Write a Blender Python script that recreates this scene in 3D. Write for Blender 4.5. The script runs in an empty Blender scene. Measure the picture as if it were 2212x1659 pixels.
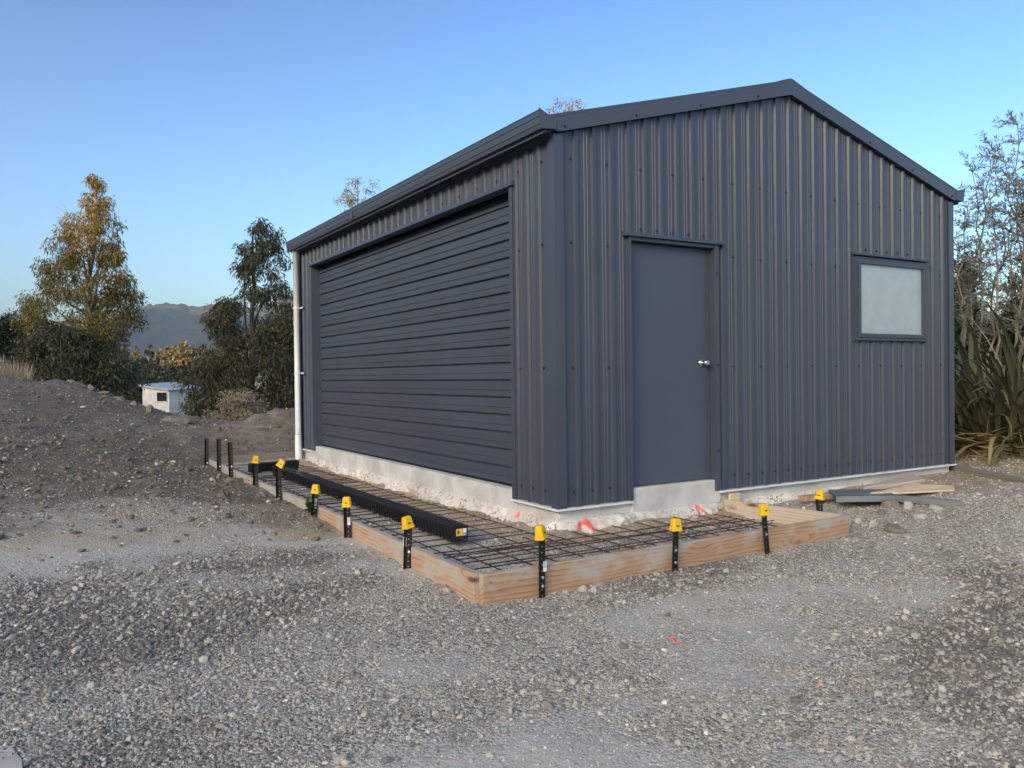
import bpy, math, random
import numpy as np
from mathutils import Matrix, Vector
random.seed(7); rng = np.random.default_rng(11)
SC = bpy.context.scene
COL = SC.collection
rad = math.radians

# ------------------------------------------------------------------ camera, world, sun, exposure
YAW, PITCH, ROLL, FPX = 0.5425, -0.0105, -0.0121, 1754.57
CAM = np.array([-3.5384, -5.1894, 1.0301])
_f = np.array([math.sin(YAW)*math.cos(PITCH), math.cos(YAW)*math.cos(PITCH), math.sin(PITCH)])
_r = np.array([math.cos(YAW), -math.sin(YAW), 0.0]); _u = np.cross(_r, _f)
RT = _r*math.cos(ROLL)+_u*math.sin(ROLL); UP = -_r*math.sin(ROLL)+_u*math.cos(ROLL); FW = _f
cam_d = bpy.data.cameras.new('camera'); cam = bpy.data.objects.new('camera', cam_d); COL.objects.link(cam)
cam_d.sensor_width = 36; cam_d.lens = FPX/2212*36; cam_d.clip_start = 0.05; cam_d.clip_end = 20000
m = Matrix.Identity(4)
for i in range(3):
    m[i][0] = RT[i]; m[i][1] = UP[i]; m[i][2] = -FW[i]; m[i][3] = CAM[i]
cam.matrix_world = m
SC.camera = cam

SUN_AZ = YAW - rad(150)          # bearing of the low sun, from +Y towards +X: to the left of the view, a little behind it
SUN_EL = rad(17)
world = bpy.data.worlds.new('World'); SC.world = world; world.use_nodes = True
wn = world.node_tree.nodes; wl = world.node_tree.links
bg = wn['Background']
sky = wn.new('ShaderNodeTexSky'); sky.sky_type = 'NISHITA'; sky.sun_disc = False
sky.sun_elevation = SUN_EL; sky.sun_rotation = SUN_AZ; sky.altitude = 100
sky.air_density = 1.0; sky.dust_density = 2.5; sky.ozone_density = 1.2
hs = wn.new('ShaderNodeGamma'); hs.inputs['Gamma'].default_value = 1.75      # sky contrast raised: deeper blue, stronger sun-side glow to brighten the ground
tn = wn.new('ShaderNodeMix'); tn.data_type = 'RGBA'; tn.blend_type = 'MULTIPLY'; tn.inputs[0].default_value = 1; tn.inputs[7].default_value = (.935, .982, 1.03, 1)
wl.new(sky.outputs[0], tn.inputs[6]); wl.new(tn.outputs[2], hs.inputs['Color']); wl.new(hs.outputs[0], bg.inputs[0]); bg.inputs[1].default_value = 0.05
sd = bpy.data.lights.new('sun', 'SUN'); sd.energy = 5.0; sd.angle = rad(0.55); sd.color = (1.0, 0.62, 0.30)
sun = bpy.data.objects.new('sun', sd); COL.objects.link(sun)
SDIR = Vector((math.sin(SUN_AZ)*math.cos(SUN_EL), math.cos(SUN_AZ)*math.cos(SUN_EL), math.sin(SUN_EL)))
sun.rotation_euler = SDIR.to_track_quat('Z', 'Y').to_euler()
SC.view_settings.view_transform = 'Standard'; SC.view_settings.look = 'None'
SC.view_settings.exposure = 1.06; SC.view_settings.gamma = 1.0; SC.view_settings.use_curve_mapping = False
SC.cycles.use_denoising = True; SC.cycles.use_light_tree = False
SC.cycles.max_bounces = 6; SC.cycles.diffuse_bounces = 3; SC.cycles.glossy_bounces = 3
SC.cycles.transmission_bounces = 4; SC.cycles.volume_bounces = 0; SC.cycles.transparent_max_bounces = 8
SC.cycles.caustics_reflective = False; SC.cycles.caustics_refractive = False

# ------------------------------------------------------------------ helpers
def at(u, v, depth):
    return CAM + (FW + RT*(u-1106)/FPX - UP*(v-829.5)/FPX)*depth

def _hash(ix, iy, iz, s):
    n = (ix*374761393 + iy*668265263 + iz*2147483647 + s*1274126177) & 0xffffffff
    n = ((n ^ (n >> 13))*1274126177) & 0xffffffff
    n = (n ^ (n >> 16)) & 0xffffffff
    return n.astype(np.float64)/0xffffffff

def vnoise(p, s=0):
    p = np.asarray(p, float)
    if p.shape[1] == 2: p = np.concatenate([p, np.zeros((len(p), 1))], 1)
    i = np.floor(p).astype(np.int64); f = p-i; f = f*f*(3-2*f)
    out = 0
    for dx in (0, 1):
        for dy in (0, 1):
            for dz in (0, 1):
                w = (f[:, 0] if dx else 1-f[:, 0])*(f[:, 1] if dy else 1-f[:, 1])*(f[:, 2] if dz else 1-f[:, 2])
                out = out + w*_hash(i[:, 0]+dx, i[:, 1]+dy, i[:, 2]+dz, s)
    return out*2-1

def fbm(p, s=0, o=4, g=.5):
    p = np.asarray(p, float); a = 1; t = 0; n = 0
    for k in range(o):
        t = t+a*vnoise(p*(2**k)+k*17.3, s+k); n += a; a *= g
    return t/n

def sstep(a, b, x):
    t = np.clip((x-a)/(b-a), 0, 1); return t*t*(3-2*t)

def mesh_from(name, V, Fs, smooth=False):
    me = bpy.data.meshes.new(name)
    V = np.asarray(V, np.float32)
    if isinstance(Fs, np.ndarray):
        n, k = Fs.shape
        me.vertices.add(len(V)); me.vertices.foreach_set('co', V.ravel())
        me.loops.add(n*k); me.loops.foreach_set('vertex_index', Fs.astype(np.int32).ravel())
        me.polygons.add(n); me.polygons.foreach_set('loop_start', np.arange(0, n*k, k, dtype=np.int32))
        me.polygons.foreach_set('loop_total', np.full(n, k, np.int32))
        me.update(calc_edges=True)
    else:
        me.from_pydata([tuple(map(float, v)) for v in V], [], Fs)
    if smooth:
        me.polygons.foreach_set('use_smooth', np.ones(len(me.polygons), bool))
    me.validate(); me.update()
    return me

def link(name, me, mat=None, parent=None, loc=None, rot=None):
    o = bpy.data.objects.new(name, me); COL.objects.link(o)
    if mat is not None and me is not None and not me.materials: me.materials.append(mat)
    if parent is not None: o.parent = parent
    if loc is not None: o.location = [float(c) for c in loc]
    if rot is not None: o.rotation_euler = rot
    return o

def tag(o, label=None, cat=None, group=None, kind=None):
    if label: o['label'] = label
    if cat: o['category'] = cat
    if group: o['group'] = group
    if kind: o['kind'] = kind
    return o

def thing(name, label, cat, loc=(0, 0, 0), rz=0, group=None):
    o = bpy.data.objects.new(name, None); COL.objects.link(o)
    o.location = [float(c) for c in loc]; o.rotation_euler = (0, 0, rz); o.empty_display_size = .1
    return tag(o, label, cat, group)

class MB:
    def __init__(s): s.v = []; s.f = []
    def box(s, a, b, bev=0):
        x0, y0, z0 = a; x1, y1, z1 = b
        n = len(s.v)
        s.v += [(x0, y0, z0), (x1, y0, z0), (x1, y1, z0), (x0, y1, z0), (x0, y0, z1), (x1, y0, z1), (x1, y1, z1), (x0, y1, z1)]
        s.f += [tuple(n+i for i in q) for q in ((3, 2, 1, 0), (4, 5, 6, 7), (0, 1, 5, 4), (1, 2, 6, 5), (2, 3, 7, 6), (3, 0, 4, 7))]
        return s
    def hexa(s, pts):           # 8 points: bottom loop then top loop
        n = len(s.v); s.v += [tuple(p) for p in pts]
        s.f += [tuple(n+i for i in q) for q in ((3, 2, 1, 0), (4, 5, 6, 7), (0, 1, 5, 4), (1, 2, 6, 5), (2, 3, 7, 6), (3, 0, 4, 7))]
        return s
    def quad(s, *p):
        n = len(s.v); s.v += [tuple(q) for q in p]; s.f.append(tuple(range(n, n+len(p)))); return s
    def tube(s, pts, r, k=6, cap=True):
        pts = [np.array(p, float) for p in pts]; rs = r if hasattr(r, '__len__') else [r]*len(pts)
        n0 = len(s.v); ref = None
        for i, p in enumerate(pts):
            t = pts[min(i+1, len(pts)-1)]-pts[max(i-1, 0)]; t = t/(np.linalg.norm(t)+1e-9)
            if ref is None:
                ref = np.array([0, 0, 1.]) if abs(t[2]) < .9 else np.array([1., 0, 0])
            a = np.cross(t, ref); a /= np.linalg.norm(a)+1e-9; b = np.cross(t, a); ref = -b if False else ref
            for j in range(k):
                q = 2*math.pi*j/k; s.v.append(tuple(p+rs[i]*(a*math.cos(q)+b*math.sin(q))))
        for i in range(len(pts)-1):
            for j in range(k):
                A = n0+i*k+j; B = n0+i*k+(j+1) % k
                s.f.append((A, B, B+k, A+k))
        if cap:
            s.f.append(tuple(n0+j for j in range(k))); s.f.append(tuple(n0+(len(pts)-1)*k+j for j in reversed(range(k))))
        return s
    def lathe(s, prof, k=16, axis=2, org=(0, 0, 0)):
        n0 = len(s.v)
        for r, h in prof:
            for j in range(k):
                q = 2*math.pi*j/k; c = [r*math.cos(q), r*math.sin(q)]
                p = [0, 0, 0]; p[axis] = h; p[(axis+1) % 3] = c[0]; p[(axis+2) % 3] = c[1]
                s.v.append((p[0]+org[0], p[1]+org[1], p[2]+org[2]))
        for i in range(len(prof)-1):
            for j in range(k):
                A = n0+i*k+j; B = n0+i*k+(j+1) % k; s.f.append((A, B, B+k, A+k))
        s.f.append(tuple(n0+j for j in reversed(range(k)))); e = n0+(len(prof)-1)*k; s.f.append(tuple(e+j for j in range(k)))
        return s
    def extrude(s, poly, axis, a, b, closed=True):   # poly in the two other axes (order axis+1, axis+2)
        n0 = len(s.v); k = len(poly)
        for h in (a, b):
            for p, q in poly:
                c = [0, 0, 0]; c[axis] = h; c[(axis+1) % 3] = p; c[(axis+2) % 3] = q; s.v.append(tuple(c))
        for j in range(k if closed else k-1):
            i2 = (j+1) % k; s.f.append((n0+j, n0+i2, n0+k+i2, n0+k+j))
        if closed:
            s.f.append(tuple(n0+j for j in reversed(range(k)))); s.f.append(tuple(n0+k+j for j in range(k)))
        return s
    def mesh(s, name, smooth=False): return mesh_from(name, np.array(s.v), s.f, smooth)
    def build(s, name, mat, parent=None, smooth=False, **k): return link(name, s.mesh(name, smooth), mat, parent, **k)

def bevel(o, w=.004, seg=2):
    b = o.modifiers.new('bevel', 'BEVEL'); b.width = w; b.segments = seg; b.limit_method = 'ANGLE'; b.angle_limit = rad(40)
    return o

# ------------------------------------------------------------------ materials
class NT:
    def __init__(s, name):
        s.m = bpy.data.materials.new(name); s.m.use_nodes = True; s.t = s.m.node_tree; s.N = s.t.nodes
        s.p = s.N['Principled BSDF']; s.out = s.N['Material Output']
    def n(s, typ, props=None, **ins):
        nd = s.N.new('ShaderNode'+typ)
        for k, v in (props or {}).items(): setattr(nd, k, v)
        for k, v in ins.items(): s.set(nd, k, v)
        return nd
    def set(s, nd, k, v):
        k = int(k[1:]) if k[0] == '_' and k[1:].isdigit() else k.replace('__', ' ')
        sock = nd.inputs[k]
        if isinstance(v, bpy.types.NodeSocket): s.t.links.new(v, sock)
        elif isinstance(v, bpy.types.Node): s.t.links.new(v.outputs[0], sock)
        else: sock.default_value = v
    def P(s, **k):
        for a, b in k.items(): s.set(s.p, a, b)
        return s
    def ramp(s, fac, stops, interp='LINEAR'):
        r = s.n('ValToRGB', Fac=fac); e = r.color_ramp.elements; r.color_ramp.interpolation = interp
        while len(e) < len(stops): e.new(.5)
        for i, (p, c) in enumerate(stops):
            e[i].position = p; e[i].color = (*c, 1) if len(c) == 3 else c
        return r.outputs[0]
    def g(s, v): return (v, v, v)
    def mix(s, f, a, b, mode='MIX'):
        nd = s.n('Mix', {'data_type': 'RGBA', 'blend_type': mode})
        for idx, v in ((0, f), (6, a), (7, b)):
            if isinstance(v, bpy.types.NodeSocket): s.t.links.new(v, nd.inputs[idx])
            elif isinstance(v, bpy.types.Node): s.t.links.new(v.outputs[0], nd.inputs[idx])
            else: nd.inputs[idx].default_value = v if idx == 0 else (*v, 1)
        return nd.outputs[2]
    def math(s, op, a, b=0.0, clamp=False):
        nd = s.n('Math', {'operation': op, 'use_clamp': clamp}, _0=a, _1=b); return nd.outputs[0]
    def co(s, kind='Object'): return s.n('TexCoord').outputs[kind]
    def map(s, vec, scale=(1, 1, 1), loc=(0, 0, 0), rot=(0, 0, 0)):
        return s.n('Mapping', Vector=vec, Scale=scale, Location=loc, Rotation=rot).outputs[0]
    def noise(s, vec, scale, detail=4, rough=.55, dist=0):
        return s.n('TexNoise', Vector=vec, Scale=scale, Detail=detail, Roughness=rough, Distortion=dist).outputs[0]
    def bump(s, h, strength=.3, dist=.01):
        s.t.links.new(s.n('Bump', Height=h, Strength=strength, Distance=dist).outputs[0], s.p.inputs['Normal'])
    def attr(s, name, typ='GEOMETRY', out='Fac'):
        return s.n('Attribute', {'attribute_name': name, 'attribute_type': typ}).outputs[out]

def m_plain(name, col, rough=.5, metal=0, var=.12, scale=30, bump=.0, spec=.5):
    t = NT(name); c = t.co()
    nz = t.noise(c, scale, 5)
    a = tuple(x*(1-var) for x in col); b = tuple(min(1, x*(1+var)) for x in col)
    t.P(Base__Color=t.ramp(nz, [(.3, a), (.7, b)]), Roughness=t.n('MapRange', Value=nz, _3=max(0, rough-.08), _4=min(1, rough+.08)).outputs[0], Metallic=metal, Specular__IOR__Level=spec)
    if bump: t.bump(nz, bump, .004)
    return t.m

def m_steel():
    t = NT('painted_steel'); c = t.co()
    cl = t.noise(c, .8, 3)
    sm = t.noise(t.map(c, (5, 5, 1.2)), 3, 5, .6, .6)
    base = t.ramp(cl, [(.35, (.056, .069, .099)), (.65, (.062, .077, .109))])
    smm = t.ramp(sm, [(.66, t.g(0)), (.80, t.g(.09))])
    base = t.mix(smm, base, (.16, .17, .19))
    t.P(Base__Color=base, Roughness=.36, Specular__IOR__Level=.5, Coat__Weight=.15, Coat__Roughness=.2)
    return t.m

def m_timber(name, c1, c2, grey, splat=.35, sc=1.0):
    t = NT(name); c = t.co(); rnd = t.n('ObjectInfo').outputs['Random']
    off = t.n('CombineXYZ', X=t.math('MULTIPLY', rnd, 37.0), Y=t.math('MULTIPLY', rnd, 11.0), Z=0.0).outputs[0]
    v = t.n('VectorMath', {'operation': 'ADD'}, _0=c, _1=off).outputs[0]
    warp = t.noise(t.map(v, (.8, 4, 4)), 1.5, 3)
    kn = t.n('TexVoronoi', {'feature': 'F1'}, Vector=t.map(v, (1.5, .4, 6.0)), Scale=1.0)
    knd = kn.outputs['Distance']
    kb = t.n('MapRange', Value=knd, _1=.0, _2=.34, _3=1, _4=0).outputs[0]
    z = t.n('SeparateXYZ', Vector=v)
    h = t.math('ADD', t.math('MULTIPLY', z.outputs['Z'], 34.0*sc), t.math('MULTIPLY', z.outputs['Y'], 20.0*sc))
    h = t.math('ADD', h, t.math('MULTIPLY', warp, 3.2))
    h = t.math('ADD', h, t.math('MULTIPLY', kb, 2.6))
    saw = t.math('FRACT', h)
    ring = t.ramp(saw, [(0, t.g(0)), (.55, t.g(.25)), (.85, t.g(1)), (1, t.g(.1))])
    fine = t.noise(t.map(v, (2, 90, 90)), 2, 4)
    col = t.mix(ring, c1, c2)
    col = t.mix(t.math('MULTIPLY', fine, .35), col, tuple(x*.6 for x in c1))
    col = t.mix(t.ramp(knd, [(.05, t.g(.95)), (.13, t.g(0))]), col, (.14, .062, .035))
    sp = t.noise(t.map(v, (2.2, 2.2, 4)), 1.4, 6, .62)
    sz = z.outputs['Z']
    spm = t.ramp(t.math('ADD', sp, t.math('MULTIPLY', sz, .9)), [(.66-splat*.3, t.g(0)), (.80-splat*.3, t.g(1))])
    col = t.mix(t.math('MULTIPLY', spm, .8), col, grey)
    t.P(Base__Color=col, Roughness=.75, Specular__IOR__Level=.25)
    t.bump(t.math('ADD', t.math('MULTIPLY', ring, .5), fine), .35, .002)
    return t.m

def m_concrete(name='concrete', base=(.40, .40, .38), rough_scale=1, paint=None, lighten=.0):
    t = NT(name); c = t.co()
    n1 = t.noise(c, 2.2, 6, .65); n2 = t.noise(c, 28*rough_scale, 5, .7); n3 = t.noise(t.map(c, (1, 1, 5)), 2.2, 4)
    col = t.ramp(n1, [(.30, tuple(x*.72 for x in base)), (.5, base), (.70, tuple(min(1, x*1.28) for x in base))])
    col = t.mix(t.ramp(n3, [(.60, t.g(0)), (.76, t.g(.35))]), col, (.42, .37, .30))
    vo = t.n('TexVoronoi', Vector=c, Scale=60.0*rough_scale)
    col = t.mix(t.ramp(n2, [(.64, t.g(0)), (.72, t.g(.75))]), col, tuple(x*.45 for x in base))
    if paint:
        wob = t.n('VectorMath', {'operation': 'SCALE'}, _0=t.n('TexNoise', Vector=c, Scale=24.0, Detail=4.0).outputs[1], Scale=.05).outputs[0]
        cw = t.n('VectorMath', {'operation': 'ADD'}, _0=c, _1=wob).outputs[0]
        cw = t.n('VectorMath', {'operation': 'SUBTRACT'}, _0=cw, _1=(.025, .025, .025)).outputs[0]
        dmin = None
        for A, B, w in paint:
            flat = (0, 1, 1) if A[0] < 0 else (1, 0, 1)
            A = Vector([q*f_ for q, f_ in zip(A, flat)]); B = Vector([q*f_ for q, f_ in zip(B, flat)]); d = B-A; L = d.length; d = d.normalized()
            cf = t.n('VectorMath', {'operation': 'MULTIPLY'}, _0=cw, _1=flat).outputs[0]
            rel = t.n('VectorMath', {'operation': 'SUBTRACT'}, _0=cf, _1=tuple(A)).outputs[0]
            dp = t.n('VectorMath', {'operation': 'DOT_PRODUCT'}, _0=rel, _1=tuple(d)).outputs['Value']
            dp = t.math('MINIMUM', t.math('MAXIMUM', dp, 0.0), L)
            pr = t.n('VectorMath', {'operation': 'SCALE'}, _0=tuple(d), Scale=dp).outputs[0]
            ds = t.n('VectorMath', {'operation': 'DISTANCE'}, _0=rel, _1=pr).outputs['Value']
            ds = t.math('SUBTRACT', ds, w)
            dmin = ds if dmin is None else t.math('MINIMUM', dmin, ds)
        fac = t.n('MapRange', Value=dmin, _1=.008, _2=-.006, _3=0, _4=1).outputs[0]
        fac = t.math('MULTIPLY', fac, t.ramp(n2, [(.3, t.g(.55)), (.5, t.g(1))]))
        col = t.mix(fac, col, (1.0, .19, .14))
    if paint:
        agg = t.n('TexVoronoi', Vector=c, Scale=70.0); ra = t.n('SeparateColor', Color=agg.outputs['Color']).outputs[0]
        am = t.math('MULTIPLY', t.ramp(ra, [(.72, t.g(0)), (.78, t.g(1))]), t.ramp(t.noise(c, 9, 3), [(.45, t.g(0)), (.6, t.g(.8))]))
        col = t.mix(am, col, (.17, .155, .13))
    t.P(Base__Color=col, Roughness=.9, Specular__IOR__Level=.2)
    t.bump(t.math('ADD', n2, t.math('MULTIPLY', n1, .6)), .7 if paint else .5, .012)
    return t.m

def m_leaf(name, c1, c2, trans=.25, rough=.5):
    t = NT(name)
    r = t.n('NewGeometry').outputs['Random Per Island']
    col = t.ramp(r, [(0, c1), (1, c2)])
    t.P(Base__Color=col, Roughness=rough, Specular__IOR__Level=.35)
    tr = t.n('BsdfTranslucent', Color=col)
    mx = t.n('MixShader', Fac=trans, _1=t.p.outputs[0], _2=tr.outputs[0])
    t.t.links.new(mx.outputs[0], t.out.inputs[0])
    return t.m

def m_bark(name, a, b):
    t = NT(name); c = t.co(); nz = t.noise(t.map(c, (6, 6, 1.2)), 3, 6, .6)
    t.P(Base__Color=t.ramp(nz, [(.35, a), (.65, b)]), Roughness=.85, Specular__IOR__Level=.2); t.bump(nz, .5, .02); return t.m

def m_rock(name, a, b, tan=(.36, .29, .19), inst=False):
    t = NT(name); c = t.co()
    n1 = t.noise(c, 4, 6, .65) if not inst else t.attr('tint', 'INSTANCER')
    n2 = t.noise(c, 30 if not inst else 60, 4)
    if inst:
        col = t.ramp(n1, [(0, (.11, .105, .092)), (.28, (.29, .275, .24)), (.55, (.47, .445, .38)), (.80, (.62, .585, .50)), (.92, (.56, .46, .32)), (1, (.84, .80, .71))])
        col = t.mix(t.math('MULTIPLY', n2, .3), col, (.40, .37, .33))
    else:
        col = t.ramp(n1, [(.3, a), (.7, b)])
        col = t.mix(t.ramp(n2, [(.5, t.g(0)), (.75, t.g(.6))]), col, tan)
    t.P(Base__Color=col, Roughness=.85, Specular__IOR__Level=.25)
    t.bump(n2, .4, .01 if not inst else .002)
    return t.m

def m_ground():
    t = NT('ground'); c = t.co()
    coarse = t.attr('coarse'); soil = t.attr('soil'); tan = t.attr('tan'); dust = t.attr('dust'); grass = t.attr('grass')
    v1 = t.n('TexVoronoi', Vector=c, Scale=75.0); v2 = t.n('TexVoronoi', Vector=c, Scale=34.0, Randomness=1.0)
    r1 = t.n('SeparateColor', Color=v1.outputs['Color']).outputs[0]; r2 = t.n('SeparateColor', Color=v2.outputs['Color']).outputs[1]
    big = t.noise(c, .9, 5, .6); mid = t.noise(c, 5, 5, .65); fin = t.noise(c, 40, 5, .7); fin2 = t.noise(c, 150, 3, .7)
    grv = t.ramp(r1, [(0, (.17, .16, .13)), (.45, (.42, .395, .33)), (.8, (.60, .565, .475)), (1, (.74, .70, .60))])
    grv = t.mix(t.ramp(r2, [(.80, t.g(0)), (.9, t.g(.7))]), grv, (.42, .41, .38))
    grv = t.mix(t.math('MULTIPLY', coarse, .75), grv, (.20, .188, .165))
    dst = t.ramp(fin, [(.3, (.50, .485, .425)), (.7, (.70, .675, .60))])
    dst = t.mix(t.math('MULTIPLY', r1, .55), dst, (.34, .325, .285)); dst = t.mix(t.ramp(fin2, [(.55, t.g(0)), (.7, t.g(.6))]), dst, (.27, .26, .23))
    dm = t.math('ADD', dust, t.math('MULTIPLY', t.math('SUBTRACT', fin, .5), 1.2))
    col = t.mix(t.ramp(dm, [(.40, t.g(0)), (.85, t.g(.85))]), grv, dst)
    # pale tan subsoil
    tc = t.ramp(mid, [(.3, (.30, .235, .15)), (.55, (.48, .385, .265)), (.75, (.60, .52, .39))])
    tc = t.mix(t.ramp(fin, [(.5, t.g(0)), (.75, t.g(.6))]), tc, (.26, .20, .135))
    tm = t.math('ADD', tan, t.math('MULTIPLY', t.math('SUBTRACT', mid, .5), .9))
    col = t.mix(t.ramp(tm, [(.38, t.g(0)), (.62, t.g(.92))]), col, tc)
    # dark brown earth of the bank
    sc = t.ramp(mid, [(.25, (.115, .098, .076)), (.5, (.20, .172, .136)), (.75, (.31, .275, .225))])
    sc = t.mix(t.ramp(fin, [(.52, t.g(0)), (.8, t.g(.6))]), sc, (.33, .285, .225))
    sm = t.math('ADD', soil, t.math('MULTIPLY', t.math('SUBTRACT', mid, .5), .9))
    col = t.mix(t.ramp(sm, [(.35, t.g(0)), (.65, t.g(1))]), col, sc)
    gc = t.ramp(big, [(.35, (.085, .095, .035)), (.65, (.19, .165, .075))])
    col = t.mix(grass, col, gc)
    t.P(Base__Color=col, Roughness=.95, Specular__IOR__Level=.15)
    hh = t.math('ADD', t.math('MULTIPLY', v1.outputs['Distance'], -.9), t.math('MULTIPLY', v2.outputs['Distance'], -.7))
    hh = t.math('ADD', hh, t.math('MULTIPLY', mid, 1.3)); hh = t.math('ADD', hh, fin)
    t.bump(hh, t.math('SUBTRACT', .85, t.math('MULTIPLY', dust, .55)), .020)
    return t.m

def m_glass_milky():
    t = NT('milky_glass'); c = t.co()
    a = t.noise(c, 3.5, 6, .7, .8); b = t.noise(t.map(c, (1, 1, .6)), 9, 5, .7, 1.5)
    col = t.ramp(a, [(.3, (.31, .39, .43)), (.6, (.36, .445, .485)), (.8, (.41, .495, .53))])
    col = t.mix(t.ramp(b, [(.62, t.g(0)), (.70, t.g(.55))]), col, (.48, .55, .58))
    t.P(Base__Color=col, Roughness=.12, Coat__Weight=.6, Coat__Roughness=.05); return t.m

def m_barcode(name, yellow=False):
    t = NT(name); c = t.co('Generated'); s = t.n('SeparateXYZ', Vector=c)
    x, z = s.outputs['X'], s.outputs['Z']
    if yellow:
        w = t.n('TexWave', {'wave_type': 'BANDS', 'bands_direction': 'X'}, Vector=c, Scale=9.0, Distortion=2.0).outputs[1]
        right = t.math('GREATER_THAN', x, .68); low = t.math('LESS_THAN', z, .45)
        bars = t.math('MULTIPLY', t.math('MULTIPLY', right, low), t.math('GREATER_THAN', w, .5))
        col = t.mix(right, (.80, .52, .10), (.8, .8, .78)); col = t.mix(bars, col, (.05, .05, .05))
    else:
        w = t.n('TexWave', {'wave_type': 'BANDS', 'bands_direction': 'Z'}, Vector=c, Scale=5.0, Distortion=1.5).outputs[1]
        up = t.math('GREATER_THAN', z, .38); inx = t.math('MULTIPLY', t.math('GREATER_THAN', x, .2), t.math('LESS_THAN', x, .8))
        bars = t.math('MULTIPLY', t.math('MULTIPLY', up, inx), t.math('GREATER_THAN', w, .55))
        col = t.mix(bars, (.85, .85, .84), (.08, .08, .09))
    t.P(Base__Color=col, Roughness=.4); return t.m

STEEL = m_steel()
DOORP = m_plain('door_paint', (.066, .083, .118), .46, 0, .07, 1.2, 0, .6)
FRAMEP = m_plain('window_frame_paint', (.056, .068, .098), .38, 0, .08, 6)
DARK = m_plain('dark_rubber_and_shade', (.012, .012, .014), .6)
SCREWP = m_plain('screw_paint', (.02, .023, .03), .4)
CONC = m_concrete('concrete', (.56, .565, .55))
TIMB = m_timber('form_timber', (.53, .35, .22), (.32, .175, .098), (.47, .45, .40), .78)
TIMB_L = m_timber('greyed_form_timber', (.50, .40, .33), (.38, .28, .22), (.46, .44, .40), 1.1)
TIMB_N = m_timber('near_form_timber', (.56, .39, .27), (.40, .24, .15), (.48, .45, .40), .90)
TIMB_G = m_timber('grey_timber', (.58, .50, .42), (.42, .34, .27), (.50, .47, .43), .30)
TIMB_P = m_timber('pale_timber', (.80, .66, .44), (.68, .52, .31), (.70, .60, .44), .0)
TIMB_O = m_timber('weathered_timber', (.30, .27, .235), (.20, .175, .15), (.33, .31, .28), .3)
BLACKM = m_plain('black_peg_paint', (.010, .010, .011), .38, 0, .2, 40)
BLACKP = m_plain('black_plastic', (.014, .015, .018), .36, 0, .2, 25)
GRATE = m_plain('grate_plastic', (.022, .024, .030), .30)
YELLOW = m_plain('yellow_plastic', (.85, .52, .012), .42, 0, .06, 12)
SLOT = m_plain('slot_shade', (.03, .022, .004), .7)  # darkened yellow standing in for the shade inside the cap slot
PVC = m_plain('white_plastic', (.74, .75, .76), .35, 0, .05, 4)
WHITE = m_plain('white_strip', (.74, .76, .78), .5, 0, .08, 12)
CHROME = m_plain('satin_chrome', (.72, .72, .70), .22, 1, .05, 20)
ZINC = m_plain('zinc_screw', (.62, .63, .64), .35, .9, .1, 30)
GALV = m_plain('galvanised_steel', (.36, .385, .41), .34, .75, .16, 9)
RUST = m_plain('rusty_bar', (.075, .036, .026), .75, .15, .5, 35)
GLASS = m_glass_milky()
BARC = m_barcode('barcode_sticker'); BARY = m_barcode('yellow_sticker', True)
ROCK = m_rock('bank_rock', (.11, .10, .088), (.30, .275, .24), (.20, .17, .13))
ROCKW = m_rock('pale_rock', (.36, .36, .35), (.52, .51, .49), (.45, .41, .34))
ROCKT = m_rock('tan_clod', (.16, .125, .085), (.36, .29, .20), (.24, .19, .13))
GRAVM = m_rock('gravel_stone', None, None, inst=True)
GROUND = m_ground()
ORANGE = m_plain('orange_paint', (.9, .16, .10), .8)
BARK = m_bark('bark_pale', (.16, .13, .10), (.30, .26, .21))
BARKD = m_bark('bark_dark', (.07, .055, .045), (.16, .13, .11))
EUC = m_leaf('gum_leaf_sunlit', (.07, .085, .035), (.36, .26, .07), .4)  # olive to gold: the low sun's glow is put into the leaf colour
EUC2 = m_leaf('gum_leaf_dark', (.042, .052, .026), (.095, .090, .045), .22)
PINE = m_leaf('dark_needle', (.016, .024, .014), (.032, .045, .024), .1)
FAR1 = m_leaf('sunlit_gold_leaf', (.13, .12, .06), (.24, .20, .10), .25)  # gold of the sunlight on the far row, put into the leaf colour
FAR2 = m_leaf('hedge_leaf', (.030, .042, .026), (.060, .072, .040), .15)
FAR3 = m_leaf('russet_leaf', (.20, .11, .07), (.30, .19, .12), .3)
WATT = m_leaf('wattle_leaf', (.13, .14, .11), (.24, .25, .20), .3)
SHRUB = m_leaf('shrub_leaf', (.020, .032, .016), (.05, .07, .032), .2)
FLAX = [m_leaf('flax_leaf_'+n, a, b, .15, .45) for n, a, b in (('green', (.075, .092, .055), (.12, .14, .08)), ('olive', (.11, .11, .058), (.155, .145, .075)), ('dry', (.30, .235, .135), (.36, .29, .17)))]
STRAW = m_leaf('dry_grass', (.30, .24, .16), (.46, .38, .27), .3)
WEED = m_leaf('weed_leaf', (.03, .07, .02), (.06, .12, .035), .2)

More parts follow.
